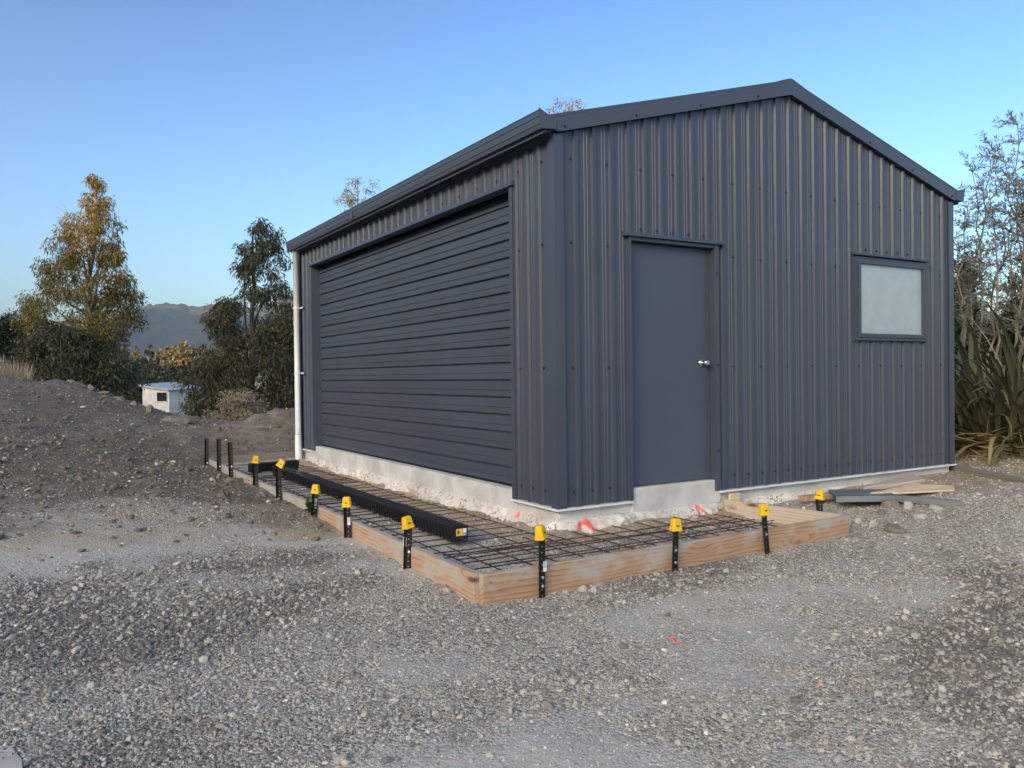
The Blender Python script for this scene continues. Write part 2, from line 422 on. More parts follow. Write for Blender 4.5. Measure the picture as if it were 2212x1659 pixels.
# ------------------------------------------------------------------ terrain
CP = [(-1.4, 6.5, -.17), (-1.4, 5.6, -.20), (-1.45, 3.8, -.15), (-1.45, 2.87, -.165), (-1.45, 1.77, -.19), (-1.45, .87, -.21), (-1.42, -.26, -.235),
      (-1.42, -1.25, -.26), (-.95, -1.25, -.265), (.06, -1.25, -.26), (.98, -1.25, -.25), (1.95, -1.25, -.245),
      (2.4, -1.1, -.20), (2.2, -.5, -.19), (3.1, -1.75, -.09), (3.7, -1.55, -.02), (4.3, -1.75, .03), (4.7, -.9, -.09), (5.5, 0, -.08), (4.8, -.1, -.10), (3.4, -.2, -.13), (2.6, -.1, -.17), (1.9, -.1, -.21),
      (5.2, -2.4, .10), (6.5, -1.2, .0), (3.5, -3.5, -.16), (6, -5, 0), (9, -3, .1),
      (-1.0, -.8, -.215), (.2, -.6, -.215), (1.4, -.6, -.215), (-.7, 1, -.215), (-.7, 3, -.215), (-.7, 5, -.205), (-.7, 6.4, -.2), (1, 1, -.25), (4, 3, -.25), (2, 5, -.25),
      (-.76, -3.8, -.27), (-3.6, -1.96, -.24), (-3.5, -5.2, -.27), (1, -3, -.25), (-2.3, -3, -.26), (-2.6, -.5, -.22), (-6, -4, -.2), (-3.5, -9, -.3), (3, -8, -.2), (-8, -9, -.2),
      (-2.4, 2.5, -.06), (-3.6, .8, -.13), (-3.7, 4.2, .14), (-3.8, 8, .50), (-2.6, 6, .10), (-1.9, 8.2, .14), (-1.1, 7.6, -.02), (-6, 3, .25), (-6, 9, .9),
      (-3.9, 13.7, 1.11), (-2.9, 13.1, .91), (-1.97, 12.5, .69), (-1.42, 11.6, .42), (-.76, 10.6, .16), (-.07, 9.64, .20), (.5, 8.7, .28), (1.6, 8.5, .1), (-8, 14, 1.5),
      (0.2, 7.4, -.05), (3, 10, -.1), (5, 8, -.15), (8, 5, -.1), (7, 1, -.05), (10, 0, .05), (14, 8, .1),
      (-1.5, 26, -.35), (-1.0, 14, .12), (-.5, 16, -.15), (.3, 19, -.6), (1, 24, -1.0), (-1.6, 17.5, .15), (0, 30, -1.5), (-2.4, 21, .3), (-5, 26, .9), (-4, 18, 1.05), (1.1, 15.3, .0), (1.6, 20, -.6), (2.2, 30, -1.6), (3.8, 48, -2.6), (8, 22, .1), (11, 15, .3), (12, 40, -2), (-10, 45, -.5), (-15, 25, 1.5), (20, 20, .2), (25, -5, .2), (0, -25, -.2), (-20, -10, 0), (-25, 10, 1)]
CP = np.array(CP, float)
for R_, z_ in ((80, -3), (160, -4.5), (400, -5), (1000, -5), (1700, -5)):
    for k in range(12):
        a = 2*math.pi*k/12+.2
        z = z_ if math.cos(a-1.2) > -.3 else z_*.3
        CP = np.vstack([CP, [R_*math.sin(a), R_*math.cos(a), z]])
def _ker(d): return np.sqrt(d*d+.16)
_D = np.linalg.norm(CP[:, None, :2]-CP[None, :, :2], axis=2)
_A = np.zeros((len(CP)+1, len(CP)+1)); _A[:-1, :-1] = _ker(_D)-np.eye(len(CP))*.03; _A[-1, :-1] = 1; _A[:-1, -1] = 1
_W = np.linalg.solve(_A, np.append(CP[:, 2], 0))

def masks(x, y):
    p = np.stack([x, y], 1)
    w = fbm(p*.8, 3, 4)*.9
    # brown earth on the bank to the left and beyond the form
    lft = sstep(-1.5, 1.5, (y-2.5)*.75-(x+2.2)*.25+w*1.3)
    lft = lft*(1-sstep(-1.25, -1.1, x)*(y < 6.7))
    far = sstep(6.7, 7.2, y+w*.2)
    soil = np.maximum(lft*(x < -1.2), far*(x < 3))*sstep(90, 60, y)*(1-sstep(25, 40, y))
    inform = (x > -1.32)*(y > -1.15)*(x < 1.9)*(y < 6.65)*((x < .02) | (y < .02))
    dwall = np.where(y < 0, np.where(x > 0, -y, np.hypot(x, y)), -x)
    tan = inform*sstep(.50, .22, dwall+w*.14)*1.0
    sandy = sstep(2.9, 3.6, x+w*.4+y*.2)*sstep(-1.45, -.8, y+w*.25-(x-3.5)*-.12)*(x < 8)*(y < 2)
    edge = sstep(1.1, .1, np.abs((y-1.9)*.75-(x+2.2)*.25+w))*(x < -1.35)*.5
    cut = sstep(.55, .1, np.abs(x+1.6))*(y > .9)*(y < 6.8)*.75
    crest = .9*np.exp(-((x+2.6)/.75)**2-((y-12.9)/.45)**2)
    tan = np.maximum.reduce([crest, tan, sandy*.85, edge, cut*(x < -1.36)])
    dust = np.clip(.30+fbm(p*np.array([.55, .9])+5, 21, 3)*1.15+fbm(p*2.1, 29, 3)*.7+fbm(p*6, 33, 2)*.35, 0, 1)
    nd_ = (x+2.35)*.924+(y+1.6)*.383+fbm(p*.7, 133, 3)*.55          # wheel tracks worn pale across the yard
    trk = np.exp(-(nd_/.30)**2)+.85*np.exp(-((nd_-1.55)/.34)**2)+.5*np.exp(-((nd_+1.35)/.25)**2)
    dust = np.clip(dust*.75+trk*.42*(.75+.8*fbm(p*1.9, 137, 3)), 0, 1)
    dust = np.where(inform, .45+fbm(p*1.7, 40, 3)*.8, dust)
    r = np.hypot(x, y)
    grass = np.maximum(sstep(24, 40, r), sstep(7.3, 8.5, x))
    grass = np.maximum(grass, sstep(13.4, 14.6, y+x*.35+w*.3)*(x < -2))
    return soil, tan, dust, grass, inform

def height(x, y, fine=True):
    x = np.asarray(x, float).ravel(); y = np.asarray(y, float).ravel()
    out = np.empty(len(x))
    for s in range(0, len(x), 40000):
        xs = x[s:s+40000]; ys = y[s:s+40000]
        d = np.hypot(xs[:, None]-CP[None, :, 0], ys[:, None]-CP[None, :, 1])
        out[s:s+40000] = _ker(d)@_W[:-1]+_W[-1]
    p = np.stack([x, y], 1)
    soil, tan, dust, grass, inform = masks(x, y)
    r = np.hypot(x, y)
    if fine:
        out += fbm(p*1.1, 50, 3)*.022*(1-inform*.6)
        out += soil*(fbm(p*2.2, 60, 4)*.04+np.abs(fbm(p*5, 66, 3))*.03)
        out += fbm(p*7, 70, 3)*.009*(r < 40)
    out += .22*np.exp(-((x-.35)/.75)**2-((y-9.0)/.5)**2)*(1+.4*fbm(p*6, 87, 3))
    out += .14*np.exp(-((x+2.75)/.6)**2-((y-12.95)/.35)**2)*(1+.8*fbm(p*5, 88, 3))
    dwall = np.where(y < 0, np.where(x > 0, -y, np.hypot(x, y)), -x)
    out += inform*.034*np.exp(-(np.maximum(dwall, 0)/.26)**2)*(1+.9*fbm(p*4, 80, 3))+inform*sstep(.5, .2, dwall)*fbm(p*9, 84, 3)*.02
    inside = (x > .05)*(y > .05)*(x < 5.2)*(y < 6.6)
    return np.where(inside, np.minimum(out, -.24), out)

def hz(x, y): return float(height([x], [y])[0])

def axis_pts(lo, hi, step, grow, n):
    mid = np.arange(lo, hi+1e-6, step); d = step*np.cumsum(grow**np.arange(1, n+1))
    return np.concatenate([lo-d[::-1], mid, hi+d])
gx = axis_pts(-5.2, 5.4, .04, 1.088, 98); gy = axis_pts(-4.6, 8.6, .045, 1.086, 98)
X, Y = np.meshgrid(gx, gy); nx, ny = len(gx), len(gy)
Z = height(X, Y)
V = np.stack([X.ravel(), Y.ravel(), Z], 1)
ii = (np.arange(ny-1)[:, None]*nx+np.arange(nx-1)[None, :]).ravel()
me = mesh_from('ground', V, np.stack([ii, ii+1, ii+nx+1, ii+nx], 1), True)
_mk = masks(X.ravel(), Y.ravel())
def _dust(x, y): return masks(x, y)[2]
def coarse_at(x, y):
    q = np.stack([x*.83+y*.55, -x*.55+y*.83], 1)
    return sstep(.0, .42, fbm(q*np.array([.42, 1.05])+31, 121, 3)-.35*(_dust(x, y)-.3))
for nm, arr in zip(('soil', 'tan', 'dust', 'grass', 'coarse'), _mk[:4]+(coarse_at(X.ravel(), Y.ravel()),)):
    a = me.attributes.new(nm, 'FLOAT', 'POINT'); a.data.foreach_set('value', np.asarray(arr, np.float32))
ground = tag(link('ground', me, GROUND), kind='structure')

# hills: far ridge in view, and unseen ridges added off to the left to keep the low sun off
def ridge(name, pts, width, mat, rough, seed, cell):
    pts = np.array(pts, float); seg = np.linalg.norm(np.diff(pts[:, :2], axis=0), axis=1); s = np.concatenate([[0], np.cumsum(seg)])
    n = int(s[-1]/cell)+2; q = np.linspace(0, s[-1], n)
    cx = np.interp(q, s, pts[:, 0]); cy = np.interp(q, s, pts[:, 1]); cz = np.interp(q, s, pts[:, 2])
    tx = np.gradient(cx); ty = np.gradient(cy); L = np.hypot(tx, ty); nxv, nyv = ty/L, -tx/L
    k = int(2*width/cell)+3; w = np.linspace(-1, 1, k)
    gxp = cx[:, None]+nxv[:, None]*w[None]*width; gyp = cy[:, None]+nyv[:, None]*w[None]*width
    prof = np.maximum(0, 1-np.abs(w))**1.15
    pp = np.stack([gxp.ravel(), gyp.ravel()], 1)
    spur = fbm(pp/(width*.55), seed, 4).reshape(n, k)
    zz = -8+(cz[:, None]+8)*prof[None]*(1+.30*spur*(1-prof[None])*1.6)
    zz = zz+rough*fbm(pp/(cell*2.2), seed+9, 3).reshape(n, k)*np.minimum(1, prof*4)[None]
    i2 = (np.arange(n-1)[:, None]*k+np.arange(k-1)[None]).ravel()
    me = mesh_from(name, np.stack([gxp.ravel(), gyp.ravel(), zz.ravel()], 1), np.stack([i2, i2+1, i2+k+1, i2+k], 1), False)
    return tag(link(name, me, mat), kind='structure')

def m_hill():
    t = NT('forest_hill'); c = t.co()
    a = t.noise(c, .02, 6, .7); b = t.noise(c, .006, 4, .6)
    col = t.ramp(a, [(.3, (.022, .032, .022)), (.7, (.060, .066, .042))])
    col = t.mix(t.ramp(b, [(.58, t.g(0)), (.68, t.g(.6))]), col, (.13, .11, .07))  # tan patches: sunlit spots on the slopes put into the colour
    t.P(Base__Color=col, Roughness=.95, Specular__IOR__Level=.1); t.bump(a, .8, 12); return t.m
HILL = m_hill()
def far(u, v, D): p = at(u, v, D); return (p[0], p[1], p[2])
ridge('hills', [far(-500, 770, 2300), far(60, 772, 2250), far(200, 736, 2200), (far(290, 672, 2150)), far(345, 655, 2100), far(440, 658, 2100), far(520, 662, 2150), far(600, 645, 2200), far(700, 640, 2250), far(900, 640, 2300), far(1300, 660, 2400), far(2600, 690, 2500)], 620, HILL, 20, 5, 11)
sv = np.array([SDIR.x, SDIR.y]); sv /= np.linalg.norm(sv); pv = np.array([-sv[1], sv[0]])
def off(base, d, a, z): q = np.array(base)+sv*d+pv*a; return (q[0], q[1], z)
TE = math.tan(SUN_EL)
ridge('ridge', [off((0, 20), 220, a, 4.9+221*TE+dz) for a, dz in ((-420, -78), (-260, 20), (-150, 36), (-90, 20), (-60, 13), (-23, 6), (-14, 3.3), (-5, 1.4), (0, 1.7), (5, 1.6), (12, 1.0), (45, 1.2), (60, -8), (110, -40), (190, -78))], 150, HILL, .3, 31, 4)  # unseen ridge, crest shaped so its shadow ends partway up the left gum
hb = np.array(far(400, 700, 2100)[:2])
ridge('shade_mountain', [off(hb, 1300, a, 165+1300*TE+dz) for a, dz in ((-1400, -570), (-900, 0), (-600, 40), (-300, 25), (-50, 0), (100, -6), (230, 6), (320, 0), (480, -570))], 600, HILL, 6, 43, 30)  # unseen, added to keep most of the far hills in shade

# ------------------------------------------------------------------ shed
SW, SL, EAVE, APEX = 5.25, 6.68, 2.90, 3.62     # gable width, length, eave, apex of wall sheets
shed = thing('shed', 'dark blue grey ribbed steel shed with roller door, side door and window', 'shed', (0, 0, -.25))
SH = -.25   # parent base height: children are given in world coordinates and shifted
def part(mb, name, mat, parent=None, smooth=False, bev=0):
    o = mb.build(name, mat, parent or shed, smooth)
    if (parent is None) or parent is shed: o.location = (0, 0, -SH)
    if bev: bevel(o, bev)
    return o

def roofz(s): return EAVE+(APEX-EAVE)*(1-abs(s-SW/2)/(SW/2))
PITCHR = .1755
def ribs(L, r0):
    br = [(0.0, 0.0)]; k = 0
    while r0+k*PITCHR < L-.08:
        r = r0+k*PITCHR
        br += [(r, 0), (r+.010, .020), (r+.040, .020), (r+.050, 0), (r+.110, 0), (r+.115, .0035), (r+.120, 0), (r+.140, 0), (r+.145, .0035), (r+.150, 0)]; k += 1
    br = [b for b in br if b[0] < L]+[(L, 0)]
    return br
def wall_sheets(L, r0, top, openings, place, name='cladding_sheet', per=5, zb=0.0, cuts=(), split_under=False):
    br = ribs(L, r0)
    S = [b[0] for b in br]; O = [b[1] for b in br]
    ex = sorted(set([c for o in openings for c in o[:2]]+list(cuts)))
    ss = sorted(set([round(s, 5) for s in S]+[round(e, 5) for e in ex if 0 < e < L])); oo = np.interp(ss, S, O)
    sheets = {}
    for i in range(len(ss)-1):
        a, b = ss[i], ss[i+1]
        if b-a < 1e-5: continue
        mid = (a+b)/2; iv = [(zb, None)]
        for (sa, sb, za, zc) in openings:
            if sa <= mid <= sb:
                iv = ([(zb, za)] if za > zb else [])+[(zc, None)]
        k = int(max(0, mid-(r0-.02))//(PITCHR*per))
        for z0, z1 in iv:
            inwin = any(sa <= mid <= sb for sa, sb, *_ in openings)
            mb = sheets.setdefault((k, 1 if (inwin and z0 <= zb and split_under) else 0), MB())
            za_, zb_ = (top(a), top(b)) if z1 is None else (z1, z1)
            mb.quad(place(a, oo[i], z0), place(b, oo[i+1], z0), place(b, oo[i+1], zb_), place(a, oo[i], za_))
    for k in sorted(sheets): part(sheets[k], name, STEEL)
DX0, DX1, DZ = .688, 1.692, 2.150
WX0, WX1, WZ0, WZ1 = 3.55, 4.745, 1.335, 2.185
GY0, GY1, GZ = .640, 6.060, 2.610
wall_sheets(SW, .160, lambda s: roofz(s)-.01, [(DX0, DX1, -1, DZ), (WX0, WX1, WZ0, WZ1)], lambda s, o, z: (s, -o-.002, z), cuts=(SW/2,), split_under=True)
wall_sheets(SL, .199, lambda s: EAVE-.01, [(GY0, GY1, -1, GZ)], lambda s, o, z: (-o-.002, s, z))
wall_sheets(SL, .199, lambda s: EAVE-.01, [], lambda s, o, z: (SW+o+.002, s, z), per=40)
wall_sheets(SW, .160, lambda s: roofz(s)-.01, [], lambda s, o, z: (s, SL+o+.002, z), per=40, cuts=(SW/2,))
# corner flashings
for cx, cy, sx, sy in ((0, 0, 1, 1), (SW, 0, -1, 1), (0, SL, 1, -1)):
    mb = MB(); t = .030; w = .058
    mb.extrude([(cx-sx*t, cy-sy*t), (cx+sx*w, cy-sy*t), (cx+sx*w, cy-sy*(t-.008)), (cx-sx*(t-.004), cy-sy*(t-.004)), (cx-sx*(t-.008), cy+sy*w), (cx-sx*t, cy+sy*w)], 2, -.004, EAVE-.02)
    part(mb, 'corner_flashing', STEEL)
# screws
SCREW = MB().lathe([(.0115, 0), (.0115, .003), (.007, .004), (.007, .010), (.003, .011)], 8, 1).mesh('screw'); SCREW.materials.append(SCREWP)
def screw(x, y, z, side):
    o = link('screw', SCREW, None, shed, (x, y, z-SH)); o.rotation_euler = (0, 0, math.pi if side == 'g' else math.pi/2); return o
for zr in (.115, 1.085, 2.06, 2.71):
    for k in range(0, 29):
        s = .160+k*PITCHR-.018
        if (zr > .2 and k % 2): continue
        if s > SW-.1 or (DX0-.03 < s < DX1+.03 and zr < DZ) or (WX0-.03 < s < WX1+.03 and WZ0 < zr < WZ1): continue
        screw(s, -.004, zr, 'g')
    for k in range(0, 37):
        s = .199+k*PITCHR-.018
        if GY0-.03 < s < GY1+.03 and zr < GZ: continue
        if zr > .2 and k % 2: continue
        screw(-.004, s, zr, 's')
for k in range(1, 6):                       # screws under the head flashings
    screw(DX0+.02+k*PITCHR-.045, -.004, DZ+.07, 'g'); screw(WX0+.05+k*PITCHR, -.004, WZ1+.07, 'g')
for k in range(0, 30): screw(-.004, .75+k*PITCHR, GZ+.06, 's')

# roof, ridge, barges, gutters
slope = math.atan2(APEX-EAVE, SW/2); cs, sn = math.cos(slope), math.sin(slope)
for side in (0, 1):
    xo = -.13 if side == 0 else SW+.13; zo = EAVE-.13*math.tan(slope)
    mb = MB(); n = 44
    for k in range(n):                      # ribbed roof sheets
        y0 = -.03+(SL+.06)*k/n; y1 = -.03+(SL+.06)*(k+1)/n; ym = y0+(y1-y0)*.72
        for (ya, yb, dz) in ((y0, ym, 0), (ym, y1, .03)):
            mb.hexa([(xo, ya, zo+.0), (SW/2, ya, APEX+.0), (SW/2, yb, APEX+.0), (xo, yb, zo+.0), (xo, ya, zo+.03+dz), (SW/2, ya, APEX+.03+dz), (SW/2, yb, APEX+.03+dz), (xo, yb, zo+.03+dz)])
    part(mb, 'roof_sheet', STEEL)
    # barge flashing: face, upper fold and return over the roof
    sgn = 1 if side == 0 else -1
    xs = -.175 if side == 0 else SW+.125
    def bz(x): return roofz(x) if 0 <= x <= SW else EAVE-(abs(x) if x < 0 else x-SW)*math.tan(slope)
    mb = MB()
    xa, xb = xs, SW/2
    lo, c1, hi = -.012, .095, .128
    za, zb_ = bz(xa), bz(xb)
    xl = 0.0 if side == 0 else SW                       # lower edge is cut back at the gutter
    mb.quad((xa, -.062, za+.075), (xl, -.062, bz(xl)+lo), (xb, -.062, zb_+lo), (xb, -.062, zb_+c1), (xa, -.062, za+c1))
    mb.quad((xa, -.062, za+c1), (xb, -.062, zb_+c1), (xb, -.058, zb_+c1+.003), (xa, -.058, za+c1+.003))
    mb.quad((xa, -.058, za+c1+.003), (xb, -.058, zb_+c1+.003), (xb, -.062, zb_+hi), (xa, -.062, za+hi))
    mb.quad((xa, -.062, za+hi), (xb, -.062, zb_+hi), (xb, .09, zb_+hi+.002), (xa, .09, za+hi+.002))
    mb.quad((xl, -.062, bz(xl)+lo), (xb, -.062, zb_+lo), (xb, -.034, zb_+lo+.004), (xl, -.034, bz(xl)+lo+.004))
    part(mb, 'barge_flashing', STEEL)
    mb = MB()                                            # wall-side closure under the barge
    mb.quad((xl, -.034, bz(xl)-.004), (xb, -.034, zb_-.004), (xb, -.034, zb_+.06), (xl, -.034, bz(xl)+.06))
    part(mb, 'barge_backing', DARK)
    for k in range(4):
        f = .02+.27*k; x = xl+(xb-xl)*f
        o = screw(x, -.062, bz(x)+.02, 'g')
mb = MB()
mb.hexa([(SW/2-.2, -.06, APEX-.2*math.tan(slope)+.131), (SW/2+.2, -.06, APEX-.2*math.tan(slope)+.131), (SW/2+.2, SL+.04, APEX-.2*math.tan(slope)+.131), (SW/2-.2, SL+.04, APEX-.2*math.tan(slope)+.131),
         (SW/2-.02, -.06, APEX+.136), (SW/2+.02, -.06, APEX+.136), (SW/2+.02, SL+.04, APEX+.136), (SW/2-.02, SL+.04, APEX+.136)])
part(mb, 'ridge_cap', STEEL)
for side in (0, 1):
    sg = -1 if side == 0 else 1; x0 = 0 if side == 0 else SW
    def gxx(d): return x0+sg*d
    ya, yb = -.064, SL+.085
    mb = MB(); t = .003; G0, G1 = 2.890, 3.030
    outer = [(.02, 3.0), (.02, G0+.006), (.045, G0), (.160, G0+.002), (.166, G0+.035), (.171, G0+.038), (.173, G0+.088), (.178, G0+.092), (.178, G1-.012), (.182, G1), (.166, G1)]
    poly = [(ya, 0)]
    for i in range(len(outer)-1):
        (d0, z0), (d1, z1) = outer[i], outer[i+1]
        mb.quad((gxx(d0), ya, z0), (gxx(d1), ya, z1), (gxx(d1), yb, z1), (gxx(d0), yb, z0))
    gut = part(mb, 'gutter', STEEL)
    for yy, nm in ((ya-.003, 'end_cap'), (yb+.003, 'end_cap')):
        mb = MB(); pts = [(gxx(.03), yy, G0+.01), (gxx(.165), yy, G0-.002), (gxx(.184), yy, G0+.09), (gxx(.186), yy, G1+.012), (gxx(.12), yy, G1-.02), (gxx(.02), yy, 2.98)]
        mb.quad(*pts); q = [(p[0], yy+.004*(1 if yy < 0 else -1), p[2]) for p in pts]; mb.quad(*reversed(q))
        for i in range(len(pts)): mb.quad(pts[i], q[i], q[(i+1) % len(pts)], pts[(i+1) % len(pts)])
        mb.build(nm, STEEL, gut)
    if side == 0:
        mb = MB(); mb.box((gxx(.1795), 3.98, G0+.004), (gxx(.1765), 4.05, G1-.004)); mb.build('joint', STEEL, gut)
    mb = MB(); mb.box((min(gxx(-.01), gxx(.045)), .0, 2.86), (max(gxx(-.01), gxx(.045)), SL, 2.888)); part(mb, 'eave_trim', STEEL)

# floor slab, white strip and rough footing
mb = MB(); mb.box((.012, .012, -.33), (SW-.012, SL-.03, .062)); part(mb, 'slab', CONC, bev=.008)
mb = MB(); mb.box((DX0+.03, -.008, -.115), (DX1+.035, .20, .093)); part(mb, 'door_threshold', CONC, bev=.008)
mb = MB(); mb.box((-.006, GY0-.02, -.13), (.13, GY1+.02, .066)); part(mb, 'door_sill', CONC, bev=.010)
def strip(a, b):
    mb = MB(); mb.box(a, b); return part(mb, 'drip_strip', WHITE)
strip((-.044, -.044, -.020), (DX0+.02, .006, -.005)); strip((DX1-.01, -.044, -.020), (SW+.04, .006, -.005))
strip((-.044, .009, -.020), (.006, GY0+.03, -.005)); strip((-.044, GY1-.03, -.020), (.006, SL+.02, -.005))
paint = [((.10, -.1, -.235), (.185, -.08, -.135), .022), ((.185, -.08, -.135), (.24, -.08, -.125), .020), ((.24, -.08, -.125), (.335, -.1, -.25), .022),
         ((1.36, -.1, -.205), (1.42, -.07, -.125), .013), ((1.42, -.07, -.125), (1.43, -.06, -.10), .013), ((1.43, -.07, -.12), (1.485, -.1, -.20), .013),
         ((-.07, .56, -.135), (-.07, .57, -.115), .016)]
FOOT = m_concrete('rough_footing', (.64, .61, .56), 1.0, paint)
path = [(0, 6.45)]+[(0, y) for y in np.arange(6.4, -.001, -.016)]+[(x, 0) for x in np.arange(.016, 5.15, .016)]
path = np.array(path); nP = len(path)
prof = [(-.03, -.085), (.0, -.10), (.018, -.106), (.03, -.115), (.038, -.126), (.045, -.138), (.051, -.15), (.057, -.162), (.063, -.175), (.07, -.188), (.078, -.2), (.086, -.213), (.094, -.228), (.105, -.25), (.12, -.3), (.12, -.4)]
PV = []
for i, (x, y) in enumerate(path):
    if y > 1e-6: nx_, ny_ = -1, 0
    elif x > 1e-6: nx_, ny_ = 0, -1
    else: nx_, ny_ = -1, -1
    tap = 1 if (y > 0 or x < 1.68) else .35
    for d, z in prof: PV.append((x, y, z, nx_, ny_, d*tap))
PV = np.array(PV); nz = fbm(PV[:, :3]*np.array([4, 4, 7]), 90, 4, .6); nz2 = fbm(PV[:, :3]*np.array([16, 16, 20]), 95, 3, .6)
d = PV[:, 5]; amp = np.clip(d/.05, 0, 1)
nz3 = fbm(PV[:, :3]*np.array([38, 38, 40]), 97, 2)
dd = d+amp*(nz*.055+nz2*.034+nz3*.014)
zz = PV[:, 2]+amp*nz*.022-np.where((PV[:, 0] > 1.7), .02, 0)+np.clip(d/.02, 0, 1)*fbm(PV[:, :2]*1.7, 99, 2)*.028*(PV[:, 5] < .09)
vv = np.stack([PV[:, 0]+PV[:, 3]*dd, PV[:, 1]+PV[:, 4]*dd, zz], 1); K = len(prof)
i2 = (np.arange(nP-1)[:, None]*K+np.arange(K-1)[None]).ravel()
o = link('footing', mesh_from('footing', vv, np.stack([i2, i2+1, i2+K+1, i2+K], 1), False), FOOT, shed, (0, 0, -SH))

# roller door: slats, guides, head flashing
rd = thing('roller_door', None, None); rd.parent = shed; rd.location = (0, 0, -SH)
RX = .088; SP = .1520
slat = [(.026, 0), (.026, .011), (.002, .0125), (.0, .015), (-.0005, .069), (-.008, .0725), (-.008, .0775), (-.0005, .081), (.0, .1375), (.002, .1400), (.026, .1405), (.026, SP)]
for k in range(16):
    mb = MB(); z0 = .073+k*SP; jit = .0022*math.sin(k*2.3)
    tilt = [(x+jit*(z/SP-.5)*2.2, z) for x, z in slat]
    for i in range(len(tilt)-1):
        (xa, za), (xb, zb_) = tilt[i], tilt[i+1]
        mb.quad((RX+xa, GY1+.02, z0+za), (RX+xa, GY0-.02, z0+za), (RX+xb, GY0-.02, z0+zb_), (RX+xb, GY1+.02, z0+zb_))
    mb.build('slat', STEEL, rd)
mb = MB(); mb.box((RX-.004, GY0-.01, .064), (RX+.02, GY1+.01, .078)); mb.build('bottom_seal', DARK, rd)
zt = .073+16*SP; mb = MB(); prof_d = [(RX+.17-.17*math.cos(a), zt+.17*math.sin(a)) for a in np.linspace(0, 2.6, 14)]
for i in range(len(prof_d)-1):
    (xa, za), (xb, zb_) = prof_d[i], prof_d[i+1]; mb.quad((xa, GY1+.02, za), (xa, GY0-.02, za), (xb, GY0-.02, zb_), (xb, GY1+.02, zb_))
mb.build('door_roll', STEEL, rd)
for ya, yb in ((GY0-.055, GY0), (GY1, GY1+.055)):
    mb = MB(); mb.box((-.036, ya, .0), (.15, yb, GZ+.01)); mb.build('jamb_flashing', STEEL, rd)
mb = MB(); mb.hexa([(-.058, GY0-.08, GZ-.006), (.06, GY0-.08, GZ-.006), (.06, GY1+.09, GZ-.006), (-.058, GY1+.09, GZ-.006), (-.050, GY0-.08, GZ+.030), (.06, GY0-.08, GZ+.044), (.06, GY1+.09, GZ+.044), (-.050, GY1+.09, GZ+.030)])
mb.build('head_flashing', STEEL, rd)
mb = MB(); mb.box((.10, GY0-.3, 2.68), (.6, GY1+.3, 2.9)); mb.build('shade_block', DARK, rd)  # near-black block standing in for the shade above the door roll

# side door
dr = thing('door', None, None); dr.parent = shed; dr.location = (0, 0, -SH)
mb = MB(); mb.box((DX0+.012, .050, .100), (DX1-.062, .090, DZ-.035)); bevel(mb.build('door_leaf', DOORP, dr), .003)
for xa, xb in ((DX0, DX0+.026), (DX1-.042, DX1)):
    mb = MB(); mb.box((xa, -.036, .0), (xb, .12, DZ)); mb.build('jamb', STEEL, dr)
mb = MB(); mb.box((DX1-.062, .034, .095), (DX1-.043, .10, DZ-.02)); mb.build('stop', STEEL, dr)
mb = MB(); mb.box((DX0+.027, -.030, DZ-.030), (DX1-.043, .12, DZ-.002)); mb.build('head_jamb', STEEL, dr)
mb = MB(); mb.hexa([(DX0-.045, -.062, DZ+.000), (DX1+.055, -.062, DZ+.000), (DX1+.055, .03, DZ+.000), (DX0-.045, .03, DZ+.000), (DX0-.045, -.054, DZ+.030), (DX1+.055, -.054, DZ+.030), (DX1+.055, .03, DZ+.046), (DX0-.045, .03, DZ+.046)])
mb.build('head_flashing', STEEL, dr)
mb = MB(); mb.lathe([(.033, .045), (.033, .040), (.026, .036), (.012, .030), (.012, .008), (.020, .002), (.027, -.012), (.026, -.024), (.018, -.032), (.008, -.032), (.007, -.030)], 20, 1, (1.562, .004, 1.12))
mb.build('knob', CHROME, dr, True)
for zz_ in (.35, 1.1, 1.9):
    o = link('screw', SCREW, None, dr, (DX1-.02, -.036, zz_)); o.rotation_euler = (0, 0, math.pi)

# window
wd = thing('window', None, None); wd.parent = shed; wd.location = (0, 0, -SH)
def frame(x0, x1, z0, z1, w, ya, yb, name, bot=None):
    mb = MB(); b = bot or w
    mb.box((x0, ya, z0), (x0+w, yb, z1)); mb.box((x1-w, ya, z0), (x1, yb, z1))
    mb.box((x0+w, ya+.0015, z0), (x1-w, yb, z0+b)); mb.box((x0+w, ya+.0015, z1-w), (x1-w, yb, z1))
    return mb.build(name, FRAMEP, wd)
frame(WX0+.005, WX1-.005, WZ0+.005, WZ1-.01, .030, -.048, .05, 'frame')
frame(WX0+.036, WX1-.036, WZ0+.036, WZ1-.041, .038, -.060, .02, 'sash')
mb = MB(); mb.box((WX0+.070, -.030, WZ0+.070), (WX1-.070, -.020, WZ1-.075)); mb.build('pane', GLASS, wd)
mb = MB(); mb.hexa([(WX0-.035, -.075, WZ1+.000), (WX1+.035, -.075, WZ1+.000), (WX1+.035, .03, WZ1+.000), (WX0-.035, .03, WZ1+.000), (WX0-.035, -.066, WZ1+.022), (WX1+.035, -.066, WZ1+.022), (WX1+.035, .03, WZ1+.045), (WX0-.035, .03, WZ1+.045)])
mb.build('head_flashing', FRAMEP, wd)
mb = MB(); mb.box((WX0-.012, -.036, WZ0-.01), (WX0+.004, .02, WZ1)); mb.build('jamb', STEEL, wd)
mb = MB(); mb.box((WX1-.004, -.036, WZ0-.01), (WX1+.012, .02, WZ1)); mb.build('jamb', STEEL, wd)

